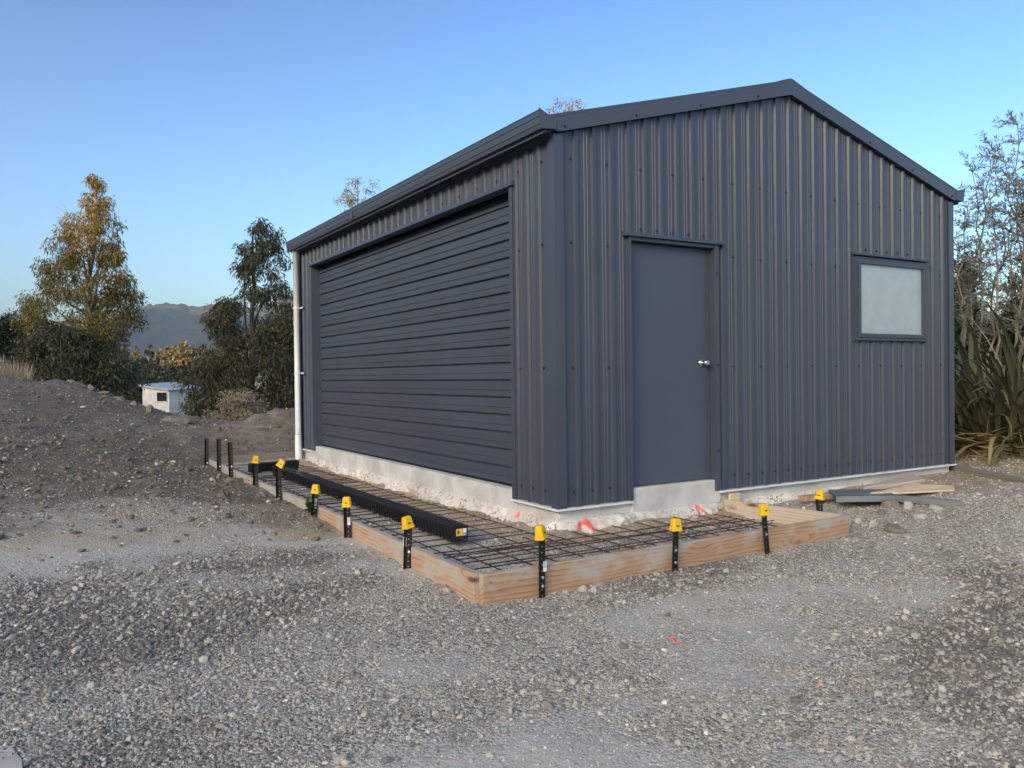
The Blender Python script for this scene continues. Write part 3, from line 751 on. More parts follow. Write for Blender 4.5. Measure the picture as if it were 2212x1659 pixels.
# downpipe
dp = thing('downpipe', None, None); dp.parent = shed; dp.location = (0, 0, -SH)
PXc, PYc = -.092, 6.60
mb = MB(); mb.tube([(PXc, PYc, .19), (PXc, PYc, 2.885)], .042, 20); mb.build('pipe', PVC, dp, True)
mb = MB(); mb.tube([(PXc, PYc, -.30), (PXc, PYc, .20), (PXc, PYc, .215)], [.050, .050, .046], 20); mb.build('socket', PVC, dp, True)
for z in (1.10, 2.05):
    mb = MB(); mb.lathe([(.046, z-.012), (.047, z-.01), (.047, z+.01), (.046, z+.012)], 18, 2, (PXc, PYc, 0)); mb.box((-.05, PYc-.13, z-.012), (-.036, PYc-.03, z+.012)); mb.build('bracket', PVC, dp)

# ------------------------------------------------------------------ formwork boards
def board(name, label, p0, p1, zt, h, th, mat, tilt=0, cat='board', group=None, wob=.0):
    p0 = np.array(p0, float); p1 = np.array(p1, float); L = np.linalg.norm(p1-p0); n = max(2, int(L/.12))
    a = math.atan2(p1[1]-p0[1], p1[0]-p0[0])
    mb = MB(); V_ = []; s_ = random.random()*9
    for i in range(n+1):
        x = L*i/n; w = wob*math.sin(x*1.3+s_); e = .0022*math.sin(x*9.1+s_)+.0016*math.sin(x*23+s_*2)
        for y, z in ((-th/2+w, -h), (th/2+w, -h), (th/2+w, -e*.5), (-th/2+w, e)): mb.v.append((x, y, z))
    for i in range(n):
        for j in range(4):
            A = i*4+j; B = i*4+(j+1) % 4; mb.f.append((A, A+4, B+4, B))
    mb.f.append((0, 1, 2, 3)); e = n*4; mb.f.append((e+3, e+2, e+1, e))
    o = mb.build(name, mat, loc=(p0[0], p0[1], zt), rot=(tilt, 0, a)); bevel(o, .003, 1)
    tag(o, label, cat, group); return o
FG = 'timber boards of the concrete form'
ZT = -.092
b1 = board('form_board', 'orange pine form board running along the front, stained with grey concrete', (-1.335, -1.168), (1.945, -1.122), ZT, .185, .044, TIMB, 0, group=FG, wob=.003)
b2 = board('form_board', 'near left form board of pine ending at the front corner, split at its end', (-1.345, -1.144), (-1.335, 2.35), ZT+.002, .185, .044, TIMB_N, 0, group=FG, wob=.004)
b3 = board('form_board', 'far left form board, greyed, behind the bare pegs', (-1.335, 2.353), (-1.31, 6.66), ZT, .185, .044, TIMB_L, 0, group=FG, wob=.006)
b4 = board('form_board', 'short whitish form board running from the door side to the front board end', (1.727, -.06), (1.90, -1.095), ZT+.012, .165, .040, TIMB_G, 0, group=FG)
b5 = board('form_board', 'grey weathered board closing the far end of the form by the downpipe', (-1.33, 6.69), (.02, 6.83), ZT+.035, .20, .044, TIMB_O, 0, group=FG)
b6 = board('packer_block', 'orange timber block nailed outside the far left form board', (-1.372, 3.95), (-1.385, 4.25), ZT-.02, .13, .04, TIMB, 0)
st = board('stake', 'short pale timber stake against the slab under the right door jamb', (1.78, -.055), (1.90, -.05), -.035, .25, .03, TIMB_P, 0)
def nails(bd, L, pts):
    for x, z in pts:
        mb = MB(); mb.lathe([(.007, -.0235), (.007, -.0215)], 8, 1, (x, 0, z)); mb.build('nail', ZINC, bd)
nails(b1, 3.28, [(.05, -.05), (.06, -.145)]); nails(b4, 1, [(.05, -.03), (.05, -.06), (.05, -.09)])

# ------------------------------------------------------------------ pegs
def peg_meshes():
    mb = MB(); r = .030; w = .0035
    z0, z1 = -.40, 1.0
    return None
def capmesh():
    mb = MB()
    def ring(a, b, z): return [(-a, -b, z), (a, -b, z), (a, b, z), (-a, b, z)]
    lv = [(.0385, .030, 0), (.0385, .030, .006), (.036, .028, .008), (.027, .022, .070), (.022, .017, .078)]
    n = 0
    for a, b, z in lv:
        c = min(a, b)*.28
        for p in ((-a+c, -b), (a-c, -b), (a, -b+c), (a, b-c), (a-c, b), (-a+c, b), (-a, b-c), (-a, -b+c)): mb.v.append((p[0], p[1], z))
    for i in range(len(lv)-1):
        for j in range(8):
            A = i*8+j; B = i*8+(j+1) % 8; mb.f.append((A, B, B+8, A+8))
    mb.f.append(tuple(range((len(lv)-1)*8, len(lv)*8))); mb.f.append(tuple(reversed(range(8))))
    return mb.mesh('cap', False)
CAPM = capmesh(); CAPM.materials.append(YELLOW)
_s = MB()
def slotmesh():
    mb = MB(); k = 12
    pts = []
    for j in range(k):
        q = 2*math.pi*j/k; pts.append((.0075*math.cos(q)+(.005 if math.cos(q) > 0 else -.005), .0042*math.sin(q)))
    mb.v = [(p[0], -.0012, p[1]) for p in pts]+[(p[0], .004, p[1]) for p in pts]
    mb.f = [tuple(range(k))]+[(j, j+k, (j+1) % k+k, (j+1) % k) for j in range(k)]
    return mb.mesh('slot')
SLOTM = slotmesh(); SLOTM.materials.append(SLOT)
HEADM = MB().lathe([(.0095, 0), (.0095, -.002), (.006, -.003), (.006, -.007), (.004, -.008)], 10, 1).mesh('screw'); HEADM.materials.append(ZINC)
STK = MB().box((-.011, -.0012, -.03), (.011, 0, .03)).mesh('sticker'); STK.materials.append(BARC)
PG = 'black steel pegs holding the form boards'
def peg(label, x, y, ztop, rz, cap=None, lean=(0, 0), screws=(), sticker=None, holes=True):
    zb = hz(x, y)-.06
    t = thing('form_peg', label, 'peg', (x, y, zb), 0, PG); t.rotation_euler = (lean[0], lean[1], rz)
    H = ztop-zb
    mb = MB(); w = .021; th = .0035
    # flange with punched holes, facing -y
    pitch_ = .036; n = int(H/pitch_)
    mb.box((-w, -th, 0), (-.0045, 0, H)); mb.box((.0045, -th, 0), (w, 0, H))
    for k in range(n+1):
        z0 = k*pitch_+.0045; z1 = min(H, (k+1)*pitch_-.0045)
        if z1 > z0: mb.box((-.0045, -th+.0004, z0), (.0045, -.0004, z1))
    # side flanges folded outward, as on a star post
    mb.hexa([(-w, -th, 0), (-w+.004, -th, 0), (-w-.006, -.024, 0), (-w-.010, -.022, 0), (-w, -th, H), (-w+.004, -th, H), (-w-.006, -.024, H), (-w-.010, -.022, H)])
    mb.build('post', BLACKM, t)
    if cap:
        dx, tx, ty, tz = cap
        c = link('cap', CAPM, None, t, (dx-.004, -.008, H-.058), (tx, ty, tz))
        s = link('slot', SLOTM, None, c, (0, -.0262, .034), (rad(-6), 0, 0))
    for z in screws: link('screw', HEADM, None, t, (.004, -th, z-zb))
    if sticker is not None:
        link('sticker', STK, None, t, (sticker[0], -th-.0006, sticker[1]-zb))
    return t
RL = rad(-62)     # left row: flange seen from the camera side
def PL(i): return rad(-40)
peg('farthest of three bare black pegs, beside the far corner of the form', -1.385, 6.50, .215, rad(-35), None, (0, rad(1)), screws=(-.12,))
peg('middle one of three bare black pegs at the far end of the form', -1.385, 5.66, .262, rad(-35), None, (0, 0), screws=(-.09,))
peg('nearest of three bare black pegs at the far end of the form', -1.39, 4.94, .268, rad(-35), None, (0, rad(-1)), screws=(-.03,))
peg('capped black peg farthest from the corner, next after the bare pegs', -1.385, 3.78, .175, rad(-35), (-.005, rad(3), rad(8), rad(20)), (0, rad(1)))
peg('tall black peg whose yellow cap sits strongly tilted', -1.385, 2.84, .215, rad(-35), (.006, rad(-8), rad(32), rad(5)), (0, 0))
peg('black yellow capped peg with a leafy green sprig at its foot', -1.385, 1.75, .085, rad(-35), (0, rad(4), rad(-2), 0), (rad(-2), rad(5)), screws=(-.10,), sticker=(.002, -.055))
peg('black yellow capped peg with a white sticker low on its face, left row', -1.385, .865, .085, rad(-35), (0, 0, 0, 0), (0, rad(-1)), sticker=(.006, -.085))
peg('left row peg nearest the front corner, its white sticker hanging off the side', -1.385, -.262, .095, rad(-30), (0, rad(-6), rad(-10), rad(40)), (0, rad(2)), screws=(-.125,), sticker=(-.026, -.055))
peg('tallest front peg, nearest the orange timber corner, cap turned sideways', -.955, -1.212, .135, rad(-5), (-.002, rad(-5), rad(-9), rad(38)), (0, rad(.6)), screws=(-.155, -.205), sticker=(.018, -.09))
peg('middle front peg with two white screws', .075, -1.212, .068, rad(-12), (0, 0, rad(0), rad(4)), (0, rad(2.2)), screws=(-.12, -.20))
peg('front peg leaning left, nearest the right end of the front board', .965, -1.200, .085, rad(-12), (0, 0, 0, rad(2)), (0, rad(-5)), screws=(-.115,))
peg('yellow capped peg standing behind the short cross board near the metal channel', 2.05, -.80, .045, rad(-50), (0, rad(-5), rad(9), rad(-25)), (0, rad(-2)), screws=())

# ------------------------------------------------------------------ reinforcing mesh
MZ = -.165
mesh1 = thing('reinforcing_mesh', 'long rusty steel mesh lying inside the left side of the form', 'steel mesh', (-.7, 0, MZ))
mesh2 = thing('reinforcing_mesh', 'rusty steel mesh lying along the front of the shed inside the form', 'steel mesh', (0, -.6, MZ))
def bar(root, a, b, r=.0042, sag=.006):
    a = np.array(a, float)-np.array(root.location); b = np.array(b, float)-np.array(root.location)
    n = max(2, int(np.linalg.norm(b-a)/.5)); pts = []
    ph = random.random()*6
    for i in range(n+1):
        f = i/n; p = a+(b-a)*f; p[2] += sag*math.sin(ph+f*n*1.1); pts.append(p)
    mb = MB(); mb.tube(pts, r, 6); return mb.build('bar', RUST, root, True)
y = -.40
while y < 6.45:
    bar(mesh1, (-1.22+random.uniform(-.015, .015), y, MZ), (-.24+random.uniform(-.015, .015), y-.05, MZ+random.uniform(.0, .012)))
    if random.random() < .15: bar(mesh1, (-1.18, y+.03, MZ+.011), (-.30, y-.02, MZ+.011))
    y += .190
for x, za in ((-1.13, .010), (-.83, .010), (-.53, .010), (-.30, .012)):
    bar(mesh1, (x, -.55, MZ+za), (x-.01, 6.4, MZ+za), sag=.009)
for y_, z_ in ((-1.0, 0), (-.79, .0), (-.765, .012), (-.57, .0), (-.55, .012), (-.36, 0)):
    bar(mesh2, (-1.15+random.uniform(-.05, .1), y_, MZ+z_), (1.45+random.uniform(-.1, .12), y_+.03, MZ+z_))
x = -1.05
while x < 1.55:
    bar(mesh2, (x, -1.06+random.uniform(-.02, .02), MZ+.010), (x+.02, -.16+random.uniform(-.05, .03), MZ+.014)); x += .205

# ------------------------------------------------------------------ drainage channel
def channel(label, p, L, rz, zt, sticker=False, body=True):
    t = thing('drain_channel', label, 'drain channel', (p[0], p[1], zt-.118), rz); W = .066; Hh = .118
    mb = MB()                                          # trough along local +y
    sec = [(-W, Hh-.018), (-W, Hh-.004), (-W+.009, Hh-.004), (-W+.009, Hh-.016), (W-.009, Hh-.016), (W-.009, Hh-.004), (W, Hh-.004), (W, Hh-.018), (W-.008, Hh-.020), (W-.022, .012), (W-.03, .004), (-W+.03, .004), (-W+.022, .012), (-W+.008, Hh-.020)]
    mb.extrude([(z, x) for x, z in sec], 1, 0, L)
    o = mb.build('trough', BLACKP, t)
    mb = MB(); n = int(L/.055)
    for k in range(n+1):                               # stiffening fins under the lip
        yk = .004+k*(L-.012)/n
        for s in (-1, 1):
            mb.hexa([(s*(W-.024), yk, .004), (s*(W-.012), yk, .004), (s*(W-.012), yk+.005, .004), (s*(W-.024), yk+.005, .004), (s*(W-.009), yk, Hh-.019), (s*(W-.001), yk, Hh-.019), (s*(W-.001), yk+.005, Hh-.019), (s*(W-.009), yk+.005, Hh-.019)])
    f = mb.build('fins', BLACKP, t); f['kind'] = 'stuff'
    for k in range(int(L/.5)+1):                       # foot blocks
        yk = min(L-.10, .02+k*.5); mb = MB(); mb.box((-W+.006, yk, -.0), (W-.006, yk+.085, .03)); mb.build('foot', BLACKP, t)
    mb = MB()                                          # grate: side rails and cross slots
    for xa, xb in ((-W+.010, -W+.022), (W-.022, W-.010), (-.003, .003)): mb.box((xa, .003, Hh-.014), (xb, L-.003, Hh))
    n = int(L/.016)
    for k in range(n): yk = .004+k*(L-.012)/n; mb.box((-W+.0215, yk, Hh-.013), (W-.0215, yk+.0075, Hh-.001))
    g = mb.build('grate', GRATE, t); g['kind'] = 'stuff'
    mb = MB(); mb.box((-W+.006, -.006, .006), (W-.006, -.0005, Hh-.005)); e = mb.build('end_plate', BLACKP, t)
    if sticker:
        mb = MB(); mb.box((-.036, -.0085, .048), (.048, -.0065, .100)); mb.build('sticker', BARY, t)
        mb = MB(); q = [(-.028, .085), (-.010, .085), (-.014, .062), (-.024, .062)]; mb.quad(*[(a, -.0090, b) for a, b in reversed(q)]); mb.build('pictogram', BLACKP, t)
    return t
channel('near length of black slotted drain channel, with a yellow label on its end', (-.83, .06), 3.86, rad(-.2), -.060, True)
channel('far length of black slotted drain channel, butted behind the labelled one', (-.815, 3.93), 1.05, rad(1.2), -.058)
channel('short drain channel with a pale shiny top lying crosswise at the far end', (-1.12, 5.17), .62, rad(-82), -.030)

# ------------------------------------------------------------------ offcuts, metal, right-hand plank
def slab_poly(name, label, cat, top, th, mat, group=None):
    """a lying piece: outline of its top face in world points, given thickness"""
    top = [np.array(p, float) for p in top]; c = sum(top)/len(top); c0 = np.array([c[0], c[1], c[2]-th])
    mb = MB(); k = len(top)
    mb.v = [tuple(p-c0-np.array([0, 0, th])) for p in top]+[tuple(p-c0) for p in top]
    mb.f = [tuple(range(k, 2*k)), tuple(reversed(range(k)))]+[(j, (j+1) % k, (j+1) % k+k, j+k) for j in range(k)]
    o = mb.build(name, mat, loc=c0); bevel(o, .002, 1); return tag(o, label, cat, group)
def wz(u, v, z):
    q = FW+RT*(u-1106)/FPX-UP*(v-829.5)/FPX; return CAM+q*(z-CAM[2])/q[2]
def zpx(x, y, w=1.8228): return None
slab_poly('plank', 'grey weathered plank lying against the slab behind the metal channel', 'plank', [wz(1865, 1052, -.035), wz(1935, 1049, -.05), wz(1999, 1035, -.02), wz(1967, 1019, .0)], .028, TIMB_G)
slab_poly('plywood_offcut', 'pale yellow freshly cut board offcut on the grey plank', 'offcut', [wz(1880, 1064, -.035), wz(1950, 1063, -.045), wz(2062, 1057, -.06), wz(2060, 1049, -.06), wz(2010, 1046, -.035), wz(1962, 1043, -.03), wz(1945, 1052, -.03)], .018, TIMB_P)
p = [wz(1790, 1058, -.045), wz(1806, 1072, -.045), wz(1935, 1070, -.045), wz(2079, 1083, -.055)]
mb = MB(); t = .0018
cA, cB, cC = p[1], p[2], p[3]; back = p[0]-p[1]; back = back*1.05
org = np.array([cA[0], cA[1], cA[2]-.05])
def loc(q): return tuple(np.array(q)-org)
dn = np.array([0, 0, -.052])
far2 = cB+back*.9
for P4 in ((cA, cB, far2, cA+back), (cA, cA+dn, cB+dn, cB), (cB, cB+dn*1.05, cC+dn, cC), (cA+back, far2, far2+dn*.8, cA+back+dn*.8), (cB, cC, cC+np.array([.02, .035, .004]), cB+np.array([.03, .05, .004]))):
    mb.quad(*[loc(q) for q in P4]); 
o = mb.build('metal_channel', GALV, loc=org); tag(o, 'bent galvanised steel channel lying on the ground by the right wall', 'metal channel')
so = o.modifiers.new('solid', 'SOLIDIFY'); so.thickness = .003
board('timber_offcut', 'small timber with an orange sawn end behind the rightmost yellow peg', wz(1732, 1078, -.10)[:2], wz(1812, 1066, -.09)[:2], -.075, .045, .09, TIMB, 0, 'offcut')
board('plank', 'long grey plank on edge from the right shed corner out of frame', (5.42, .10), (4.35, -1.75), -.035, .06, .12, TIMB_O, 0, 'plank')

# ------------------------------------------------------------------ rocks and rubble
import bmesh
def rock_mesh(name, seed, sub=2, planes=9, aniso=(1, 1, .7), rough=.12, flat=False):
    bm = bmesh.new(); bmesh.ops.create_icosphere(bm, subdivisions=sub, radius=1.0)
    r = np.random.default_rng(seed); P = np.array([v.co[:] for v in bm.verts])
    P *= (1+rough*fbm(P*1.7+seed, seed, 3))[:, None]
    for _ in range(planes):
        n = r.normal(size=3); n /= np.linalg.norm(n); dd = r.uniform(.55, .88)
        e = P@n-dd; P -= np.where(e > 0, e, 0)[:, None]*n[None]*.92
    P += rough*.25*np.stack([fbm(P*5+k*9, seed+k, 2) for k in range(3)], 1)
    P *= np.array(aniso)
    for v, p in zip(bm.verts, P): v.co = p
    me = bpy.data.meshes.new(name); bm.to_mesh(me); bm.free(); return me
def onground(u, v, d0=1.8, d1=14):
    ds = np.linspace(d0, d1, 400); q = CAM[None]+(FW+RT*(u-1106)/FPX-UP*(v-829.5)/FPX)[None]*ds[:, None]
    k = np.argmax(q[:, 2] < height(q[:, 0], q[:, 1])); return ds[k]
def rock(name, label, cat, u, v, D, w_px, h_px, mat, seed, group=None, sink=.25, aniso=None, rz=0, sub=3):
    if D < 9: D = onground(u, v)
    p = at(u, v, D); w = w_px*D/FPX/2; h = h_px*D/FPX
    me = rock_mesh(name, seed, sub, 14, aniso or (1, .8, 1), .28); me.materials.append(mat)
    o = link(name, me, None, None, (p[0], p[1], 0)); o.scale = (w, w*.9, h*(.5+sink)); o.rotation_euler = (0, 0, YAW*-1+rz)
    o.location.z = p[2]+h*(.5+sink)-h*sink*2
    return tag(o, label, cat, group)
BG = 'rocks along the top of the earth bank'
rock('boulder', 'long whitish boulder at the right end of the bank, before the hut', 'boulder', 386, 912, 15.0, 70, 17, ROCK, 3, BG, .3)
rock('boulder', 'pointed brown boulder standing in front of the hut wall', 'boulder', 322, 890, 15.3, 17, 17, ROCKT, 5, BG, .3)
rock('boulder', 'pale squarish boulder left of the hut, right of a larger one', 'boulder', 287, 880, 15.5, 22, 16, ROCK, 7, BG, .3)
rock('boulder', 'large pale flat topped boulder on the bank left of the hut', 'boulder', 252, 869, 15.7, 36, 14, ROCK, 9, BG, .3)
rock('slab_rock', 'tilted grey slab of rock on the bank crest', 'rock', 224, 851, 15.8, 34, 12, ROCK, 11, BG, .3, (1, .9, .55), .4)
rock('rock', 'angular rock leaning against the tilted slab rock', 'rock', 197, 842, 15.9, 18, 14, ROCK, 13, BG, .3)
rock('rock', 'dark small rock at the foot of the tilted slab rock', 'rock', 214, 862, 15.6, 26, 10, ROCK, 15, BG, .3)
rock('rock', 'whitish rock with one flat face against the front board', 'rock', 1260, 1281, 4.95, 25, 17, ROCKW, 23, None, .2)
rock('rock', 'pale split rock leaning right of another at the front board', 'rock', 1284, 1283, 4.85, 18, 18, ROCKW, 25, None, .2)
rock('rock', 'low pale stone just right of the tallest front peg', 'rock', 1222, 1283, 4.85, 24, 9, ROCKW, 27, None, .2)
rock('rock', 'dark flat rock lying alone in the gravel in front of the form', 'rock', 1347, 1402, 3.95, 24, 15, ROCK, 29, None, .25)
rock('rock', 'broken concrete corner left of the orange timber corner', 'rock', 965, 1282, 5.1, 22, 16, ROCKW, 31, None, .2)
rock('rock', 'round cream stone near the bottom right of the gravel', 'rock', 1808, 1647, 2.62, 22, 17, ROCKW, 33, None, .2)
rock('rock', 'bluish grey angular stone near the bottom edge, right of centre left', 'rock', 835, 1648, 2.66, 26, 16, ROCK, 35, None, .2)
rock('rock', 'pale tan flat stone near the left edge in the gravel', 'rock', 200, 1490, 3.2, 26, 18, ROCKW, 37, None, .2)
for i, (u, v, w, h) in enumerate(((1925, 1098, 48, 20), (1960, 1098, 34, 16), (1985, 1118, 58, 12), (1935, 1150, 60, 20), (1885, 1137, 26, 16), (1852, 1130, 22, 18), (1906, 1112, 24, 14), (2020, 1100, 40, 12), (1744, 1092, 34, 22), (1852, 1160, 24, 10), (1835, 1068, 20, 10), (1640, 1068, 34, 12), (1690, 1072, 26, 12), (1720, 1076, 18, 12), (1500, 1090, 16, 8), (1545, 1100, 22, 9))):
    D = 7.0
    rock('rubble', 'pale broken lump of concrete or stone near the right end of the form', 'rubble', u, v, D, w, h, ROCKW if i % 3 else ROCK, 50+i, 'pale rubble by the right wall', .25, None, i*.7, 2)
STONE8 = []
for k in range(8):
    me = rock_mesh('stone', 200+k, 1, 7, (1, .5+.06*(k % 5)+.2, .45+.05*(k % 4)), .1); STONE8.append(me)
OST = [m.copy() for m in STONE8[:3]]
for m_ in OST: m_.materials.append(ORANGE)
for k, (u, v, sz) in enumerate(((1453, 1385, .018), (1464, 1390, .015), (1486, 1405, .008), (1648, 1403, .010), (1712, 1460, .009), (1768, 1484, .009))):
    p = at(u, v, onground(u, v)); o = link('painted_stone', OST[k % 3], None, None, (p[0], p[1], hz(p[0], p[1])+sz*.25)); o.scale = (sz, sz, sz); o.rotation_euler = (k, k*.3, k*1.7)
    tag(o, ('largest orange sprayed stone in the gravel before the front board', 'orange sprayed stone touching the right of the largest orange one', 'tiny orange sprayed chip just below the two largest orange stones', 'lone orange sprayed chip right of the two largest orange stones', 'orange sprayed chip lower right, left one of a pair', 'rightmost and lowest orange sprayed chip in the gravel')[k], 'stone', 'orange sprayed gravel stones')
slab_poly('concrete_pad', 'pale pinkish concrete corner at the bottom left edge of the gravel', 'concrete pad', [wz(-90, 1605, -.228), wz(-120, 1720, -.228), wz(52, 1700, -.228), wz(48, 1640, -.228), wz(25, 1612, -.228)], .06, m_concrete('pink_concrete', (.56, .50, .46)))

# ------------------------------------------------------------------ gravel and clods as instanced stuff
def stone_set(name, meshes, mat):
    c = bpy.data.collections.new(name)
    for k, me in enumerate(meshes):
        m2 = me.copy(); m2.materials.append(mat); o = bpy.data.objects.new(name+'_shape', m2); c.objects.link(o)
    return c
def instancer(name, pts, scl, rot, tint, idx, coll, label, cat):
    me = bpy.data.meshes.new(name); me.vertices.add(len(pts)); me.vertices.foreach_set('co', np.asarray(pts, np.float32).ravel())
    for nm, typ, arr in (('scl', 'FLOAT_VECTOR', scl), ('rot', 'FLOAT_VECTOR', rot), ('tint', 'FLOAT', tint), ('idx', 'INT', idx)):
        a = me.attributes.new(nm, typ, 'POINT')
        a.data.foreach_set('vector' if typ == 'FLOAT_VECTOR' else 'value', np.ascontiguousarray(arr, np.int32 if typ == 'INT' else np.float32).ravel())
    o = link(name, me); g = bpy.data.node_groups.new(name+'_scatter', 'GeometryNodeTree')
    g.interface.new_socket('Geometry', in_out='INPUT', socket_type='NodeSocketGeometry'); g.interface.new_socket('Geometry', in_out='OUTPUT', socket_type='NodeSocketGeometry')
    N = g.nodes; gi = N.new('NodeGroupInput'); go = N.new('NodeGroupOutput'); ip = N.new('GeometryNodeInstanceOnPoints'); ci = N.new('GeometryNodeCollectionInfo')
    ci.inputs['Collection'].default_value = coll; ci.inputs['Separate Children'].default_value = True; ci.inputs['Reset Children'].default_value = True
    def na(n_, t_):
        q = N.new('GeometryNodeInputNamedAttribute'); q.data_type = t_; q.inputs[0].default_value = n_; return q
    e = N.new('FunctionNodeEulerToRotation'); L = g.links
    r_ = na('rot', 'FLOAT_VECTOR'); s_ = na('scl', 'FLOAT_VECTOR'); i_ = na('idx', 'INT')
    L.new(gi.outputs[0], ip.inputs['Points']); L.new(ci.outputs[0], ip.inputs['Instance']); ip.inputs['Pick Instance'].default_value = True
    L.new(i_.outputs[0], ip.inputs['Instance Index']); L.new(r_.outputs[0], e.inputs[0]); L.new(e.outputs[0], ip.inputs['Rotation']); L.new(s_.outputs[0], ip.inputs['Scale'])
    L.new(ip.outputs[0], go.inputs[0])
    md = o.modifiers.new('scatter', 'NODES'); md.node_group = g
    return tag(o, label, cat, kind='stuff')
fx = FW[:2]/np.linalg.norm(FW[:2]); rx = np.array([fx[1], -fx[0]])
def sample_bands(bands, lat=.76):
    xs, ys, Ds = [], [], []
    for d0, d1, dens in bands:
        n = int(lat*(d1*d1-d0*d0)*dens); d = np.sqrt(rng.uniform(d0*d0, d1*d1, n)); t = rng.uniform(-lat, lat, n)*d
        xs.append(CAM[0]+fx[0]*d+rx[0]*t); ys.append(CAM[1]+fx[1]*d+rx[1]*t); Ds.append(d)
    return np.concatenate(xs), np.concatenate(ys), np.concatenate(Ds)
gxs, gys, gD = sample_bands([(1.9, 3.6, 8200), (3.6, 5.2, 5000), (5.2, 7.2, 2300), (7.2, 10, 800), (10, 16, 220)])
so_, ta_, du_, gr_, inf_ = masks(gxs, gys)
inslab = ((gxs > -.06) & (gys > -.06) & (gxs < 5.3) & (gys < 6.8))
onboard = ((np.abs(gys+1.145) < .05) & (gxs > -1.4) & (gxs < 2)) | ((np.abs(gxs+1.335) < .05) & (gys > -1.2) & (gys < 6.8))
coarse = coarse_at(gxs, gys)
keep = ~inslab & ~onboard & (rng.random(len(gxs)) < np.clip(1.05-du_*.30+coarse*.3, .3, 1)) & (rng.random(len(gxs)) < 1-.85*so_) & (rng.random(len(gxs)) < 1-.45*ta_) & (gr_ < .4)
gxs, gys, gD, du_, ta_, so_, inf_, coarse = [a[keep] for a in (gxs, gys, gD, du_, ta_, so_, inf_, coarse)]
n = len(gxs)
diam = np.exp(rng.normal(math.log(.0100), .46, n))*(.88+.42*coarse)*np.where(du_ > .6, .72, 1.0)*np.clip(.75+gD*.07, .9, 1.7)
big = rng.random(n) < .03; diam = np.where(big, diam*rng.uniform(1.5, 2.6, n), diam); diam = np.clip(np.where(inf_, diam*.85, diam), .006, .055)
zs = height(gxs, gys)
tint = np.clip(rng.beta(1.35, 1.7, n)*.98+.24*(du_-.4)+.06*inf_-.20*coarse+.12*inf_+.04+np.where(rng.random(n) < .05, .3, 0), 0, 1)
sc3 = diam[:, None]*.5*rng.uniform(.8, 1.25, (n, 3))
rot = np.stack([rng.normal(0, .45, n), rng.normal(0, .45, n), rng.uniform(0, 6.28, n)], 1)
instancer('gravel', np.stack([gxs, gys, zs+diam*.10], 1), sc3, rot, tint, rng.integers(0, 8, n), stone_set('gravel', STONE8, GRAVM), 'grey and cream gravel spread over the yard', 'gravel')
# clods and stones on the brown bank
CLOD = m_rock('soil_clod', (.12, .10, .077), (.25, .21, .16), (.33, .285, .225))
gxs, gys, gD = sample_bands([(5, 8, 260), (8, 12, 230), (12, 19, 110)])
so_, ta_, du_, gr_, inf_ = masks(gxs, gys)
keep = (rng.random(len(gxs)) < so_**1.5+.12*ta_) & ~((gxs > -1.38) & (gys < 6.8)) & (gr_ < .5)
gxs, gys = gxs[keep], gys[keep]; n = len(gxs)
diam = np.clip(np.exp(rng.normal(math.log(.026), .62, n)), .012, .15)
instancer('soil_clods', np.stack([gxs, gys, height(gxs, gys)+diam*.08], 1), diam[:, None]*.5*rng.uniform(.7, 1.3, (n, 3)), np.stack([rng.normal(0, .4, n), rng.normal(0, .4, n), rng.uniform(0, 6.28, n)], 1), rng.random(n), rng.integers(0, 8, n), stone_set('clod', STONE8, CLOD), 'brown earth clods lying on the dug bank', 'earth')
pick = rng.random(n) < .16; gxs, gys, diam = gxs[pick], gys[pick], diam[pick]*.8; n = len(gxs)
instancer('bank_stones', np.stack([gxs, gys, height(gxs, gys)+diam*.2], 1), diam[:, None]*.5*rng.uniform(.7, 1.3, (n, 3)), np.stack([rng.normal(0, .4, n), rng.normal(0, .4, n), rng.uniform(0, 6.28, n)], 1), rng.beta(3, 1.6, n), rng.integers(0, 8, n), stone_set('bank_stone', STONE8, GRAVM), 'small pale stones strewn over the brown bank', 'stones')

# ------------------------------------------------------------------ plants
def leaves_mesh(name, P, Dv, L, W, roll=None, bend=.0):
    n = len(P); Dv = Dv/np.linalg.norm(Dv, axis=1)[:, None]
    r = rng.normal(size=(n, 3)); S = np.cross(Dv, r); S /= np.linalg.norm(S, axis=1)[:, None]+1e-9
    L = np.broadcast_to(L, n)[:, None]; W = np.broadcast_to(W, n)[:, None]
    Nn = np.cross(Dv, S)
    a = P; b = P+Dv*L*.45+S*W*.5+Nn*L*bend; c = P+Dv*L; d = P+Dv*L*.45-S*W*.5+Nn*L*bend
    V = np.stack([a, b, c, d], 1).reshape(-1, 3); return mesh_from(name, V, np.arange(4*n).reshape(n, 4))
def bez(a, b, c, k=6):
    t = np.linspace(0, 1, k)[:, None]; return (1-t)**2*a+2*t*(1-t)*b+t*t*c
RXY = np.array([RT[0], RT[1], 0]); RXY /= np.linalg.norm(RXY); FXY = np.array([FW[0], FW[1], 0]); FXY /= np.linalg.norm(FXY)

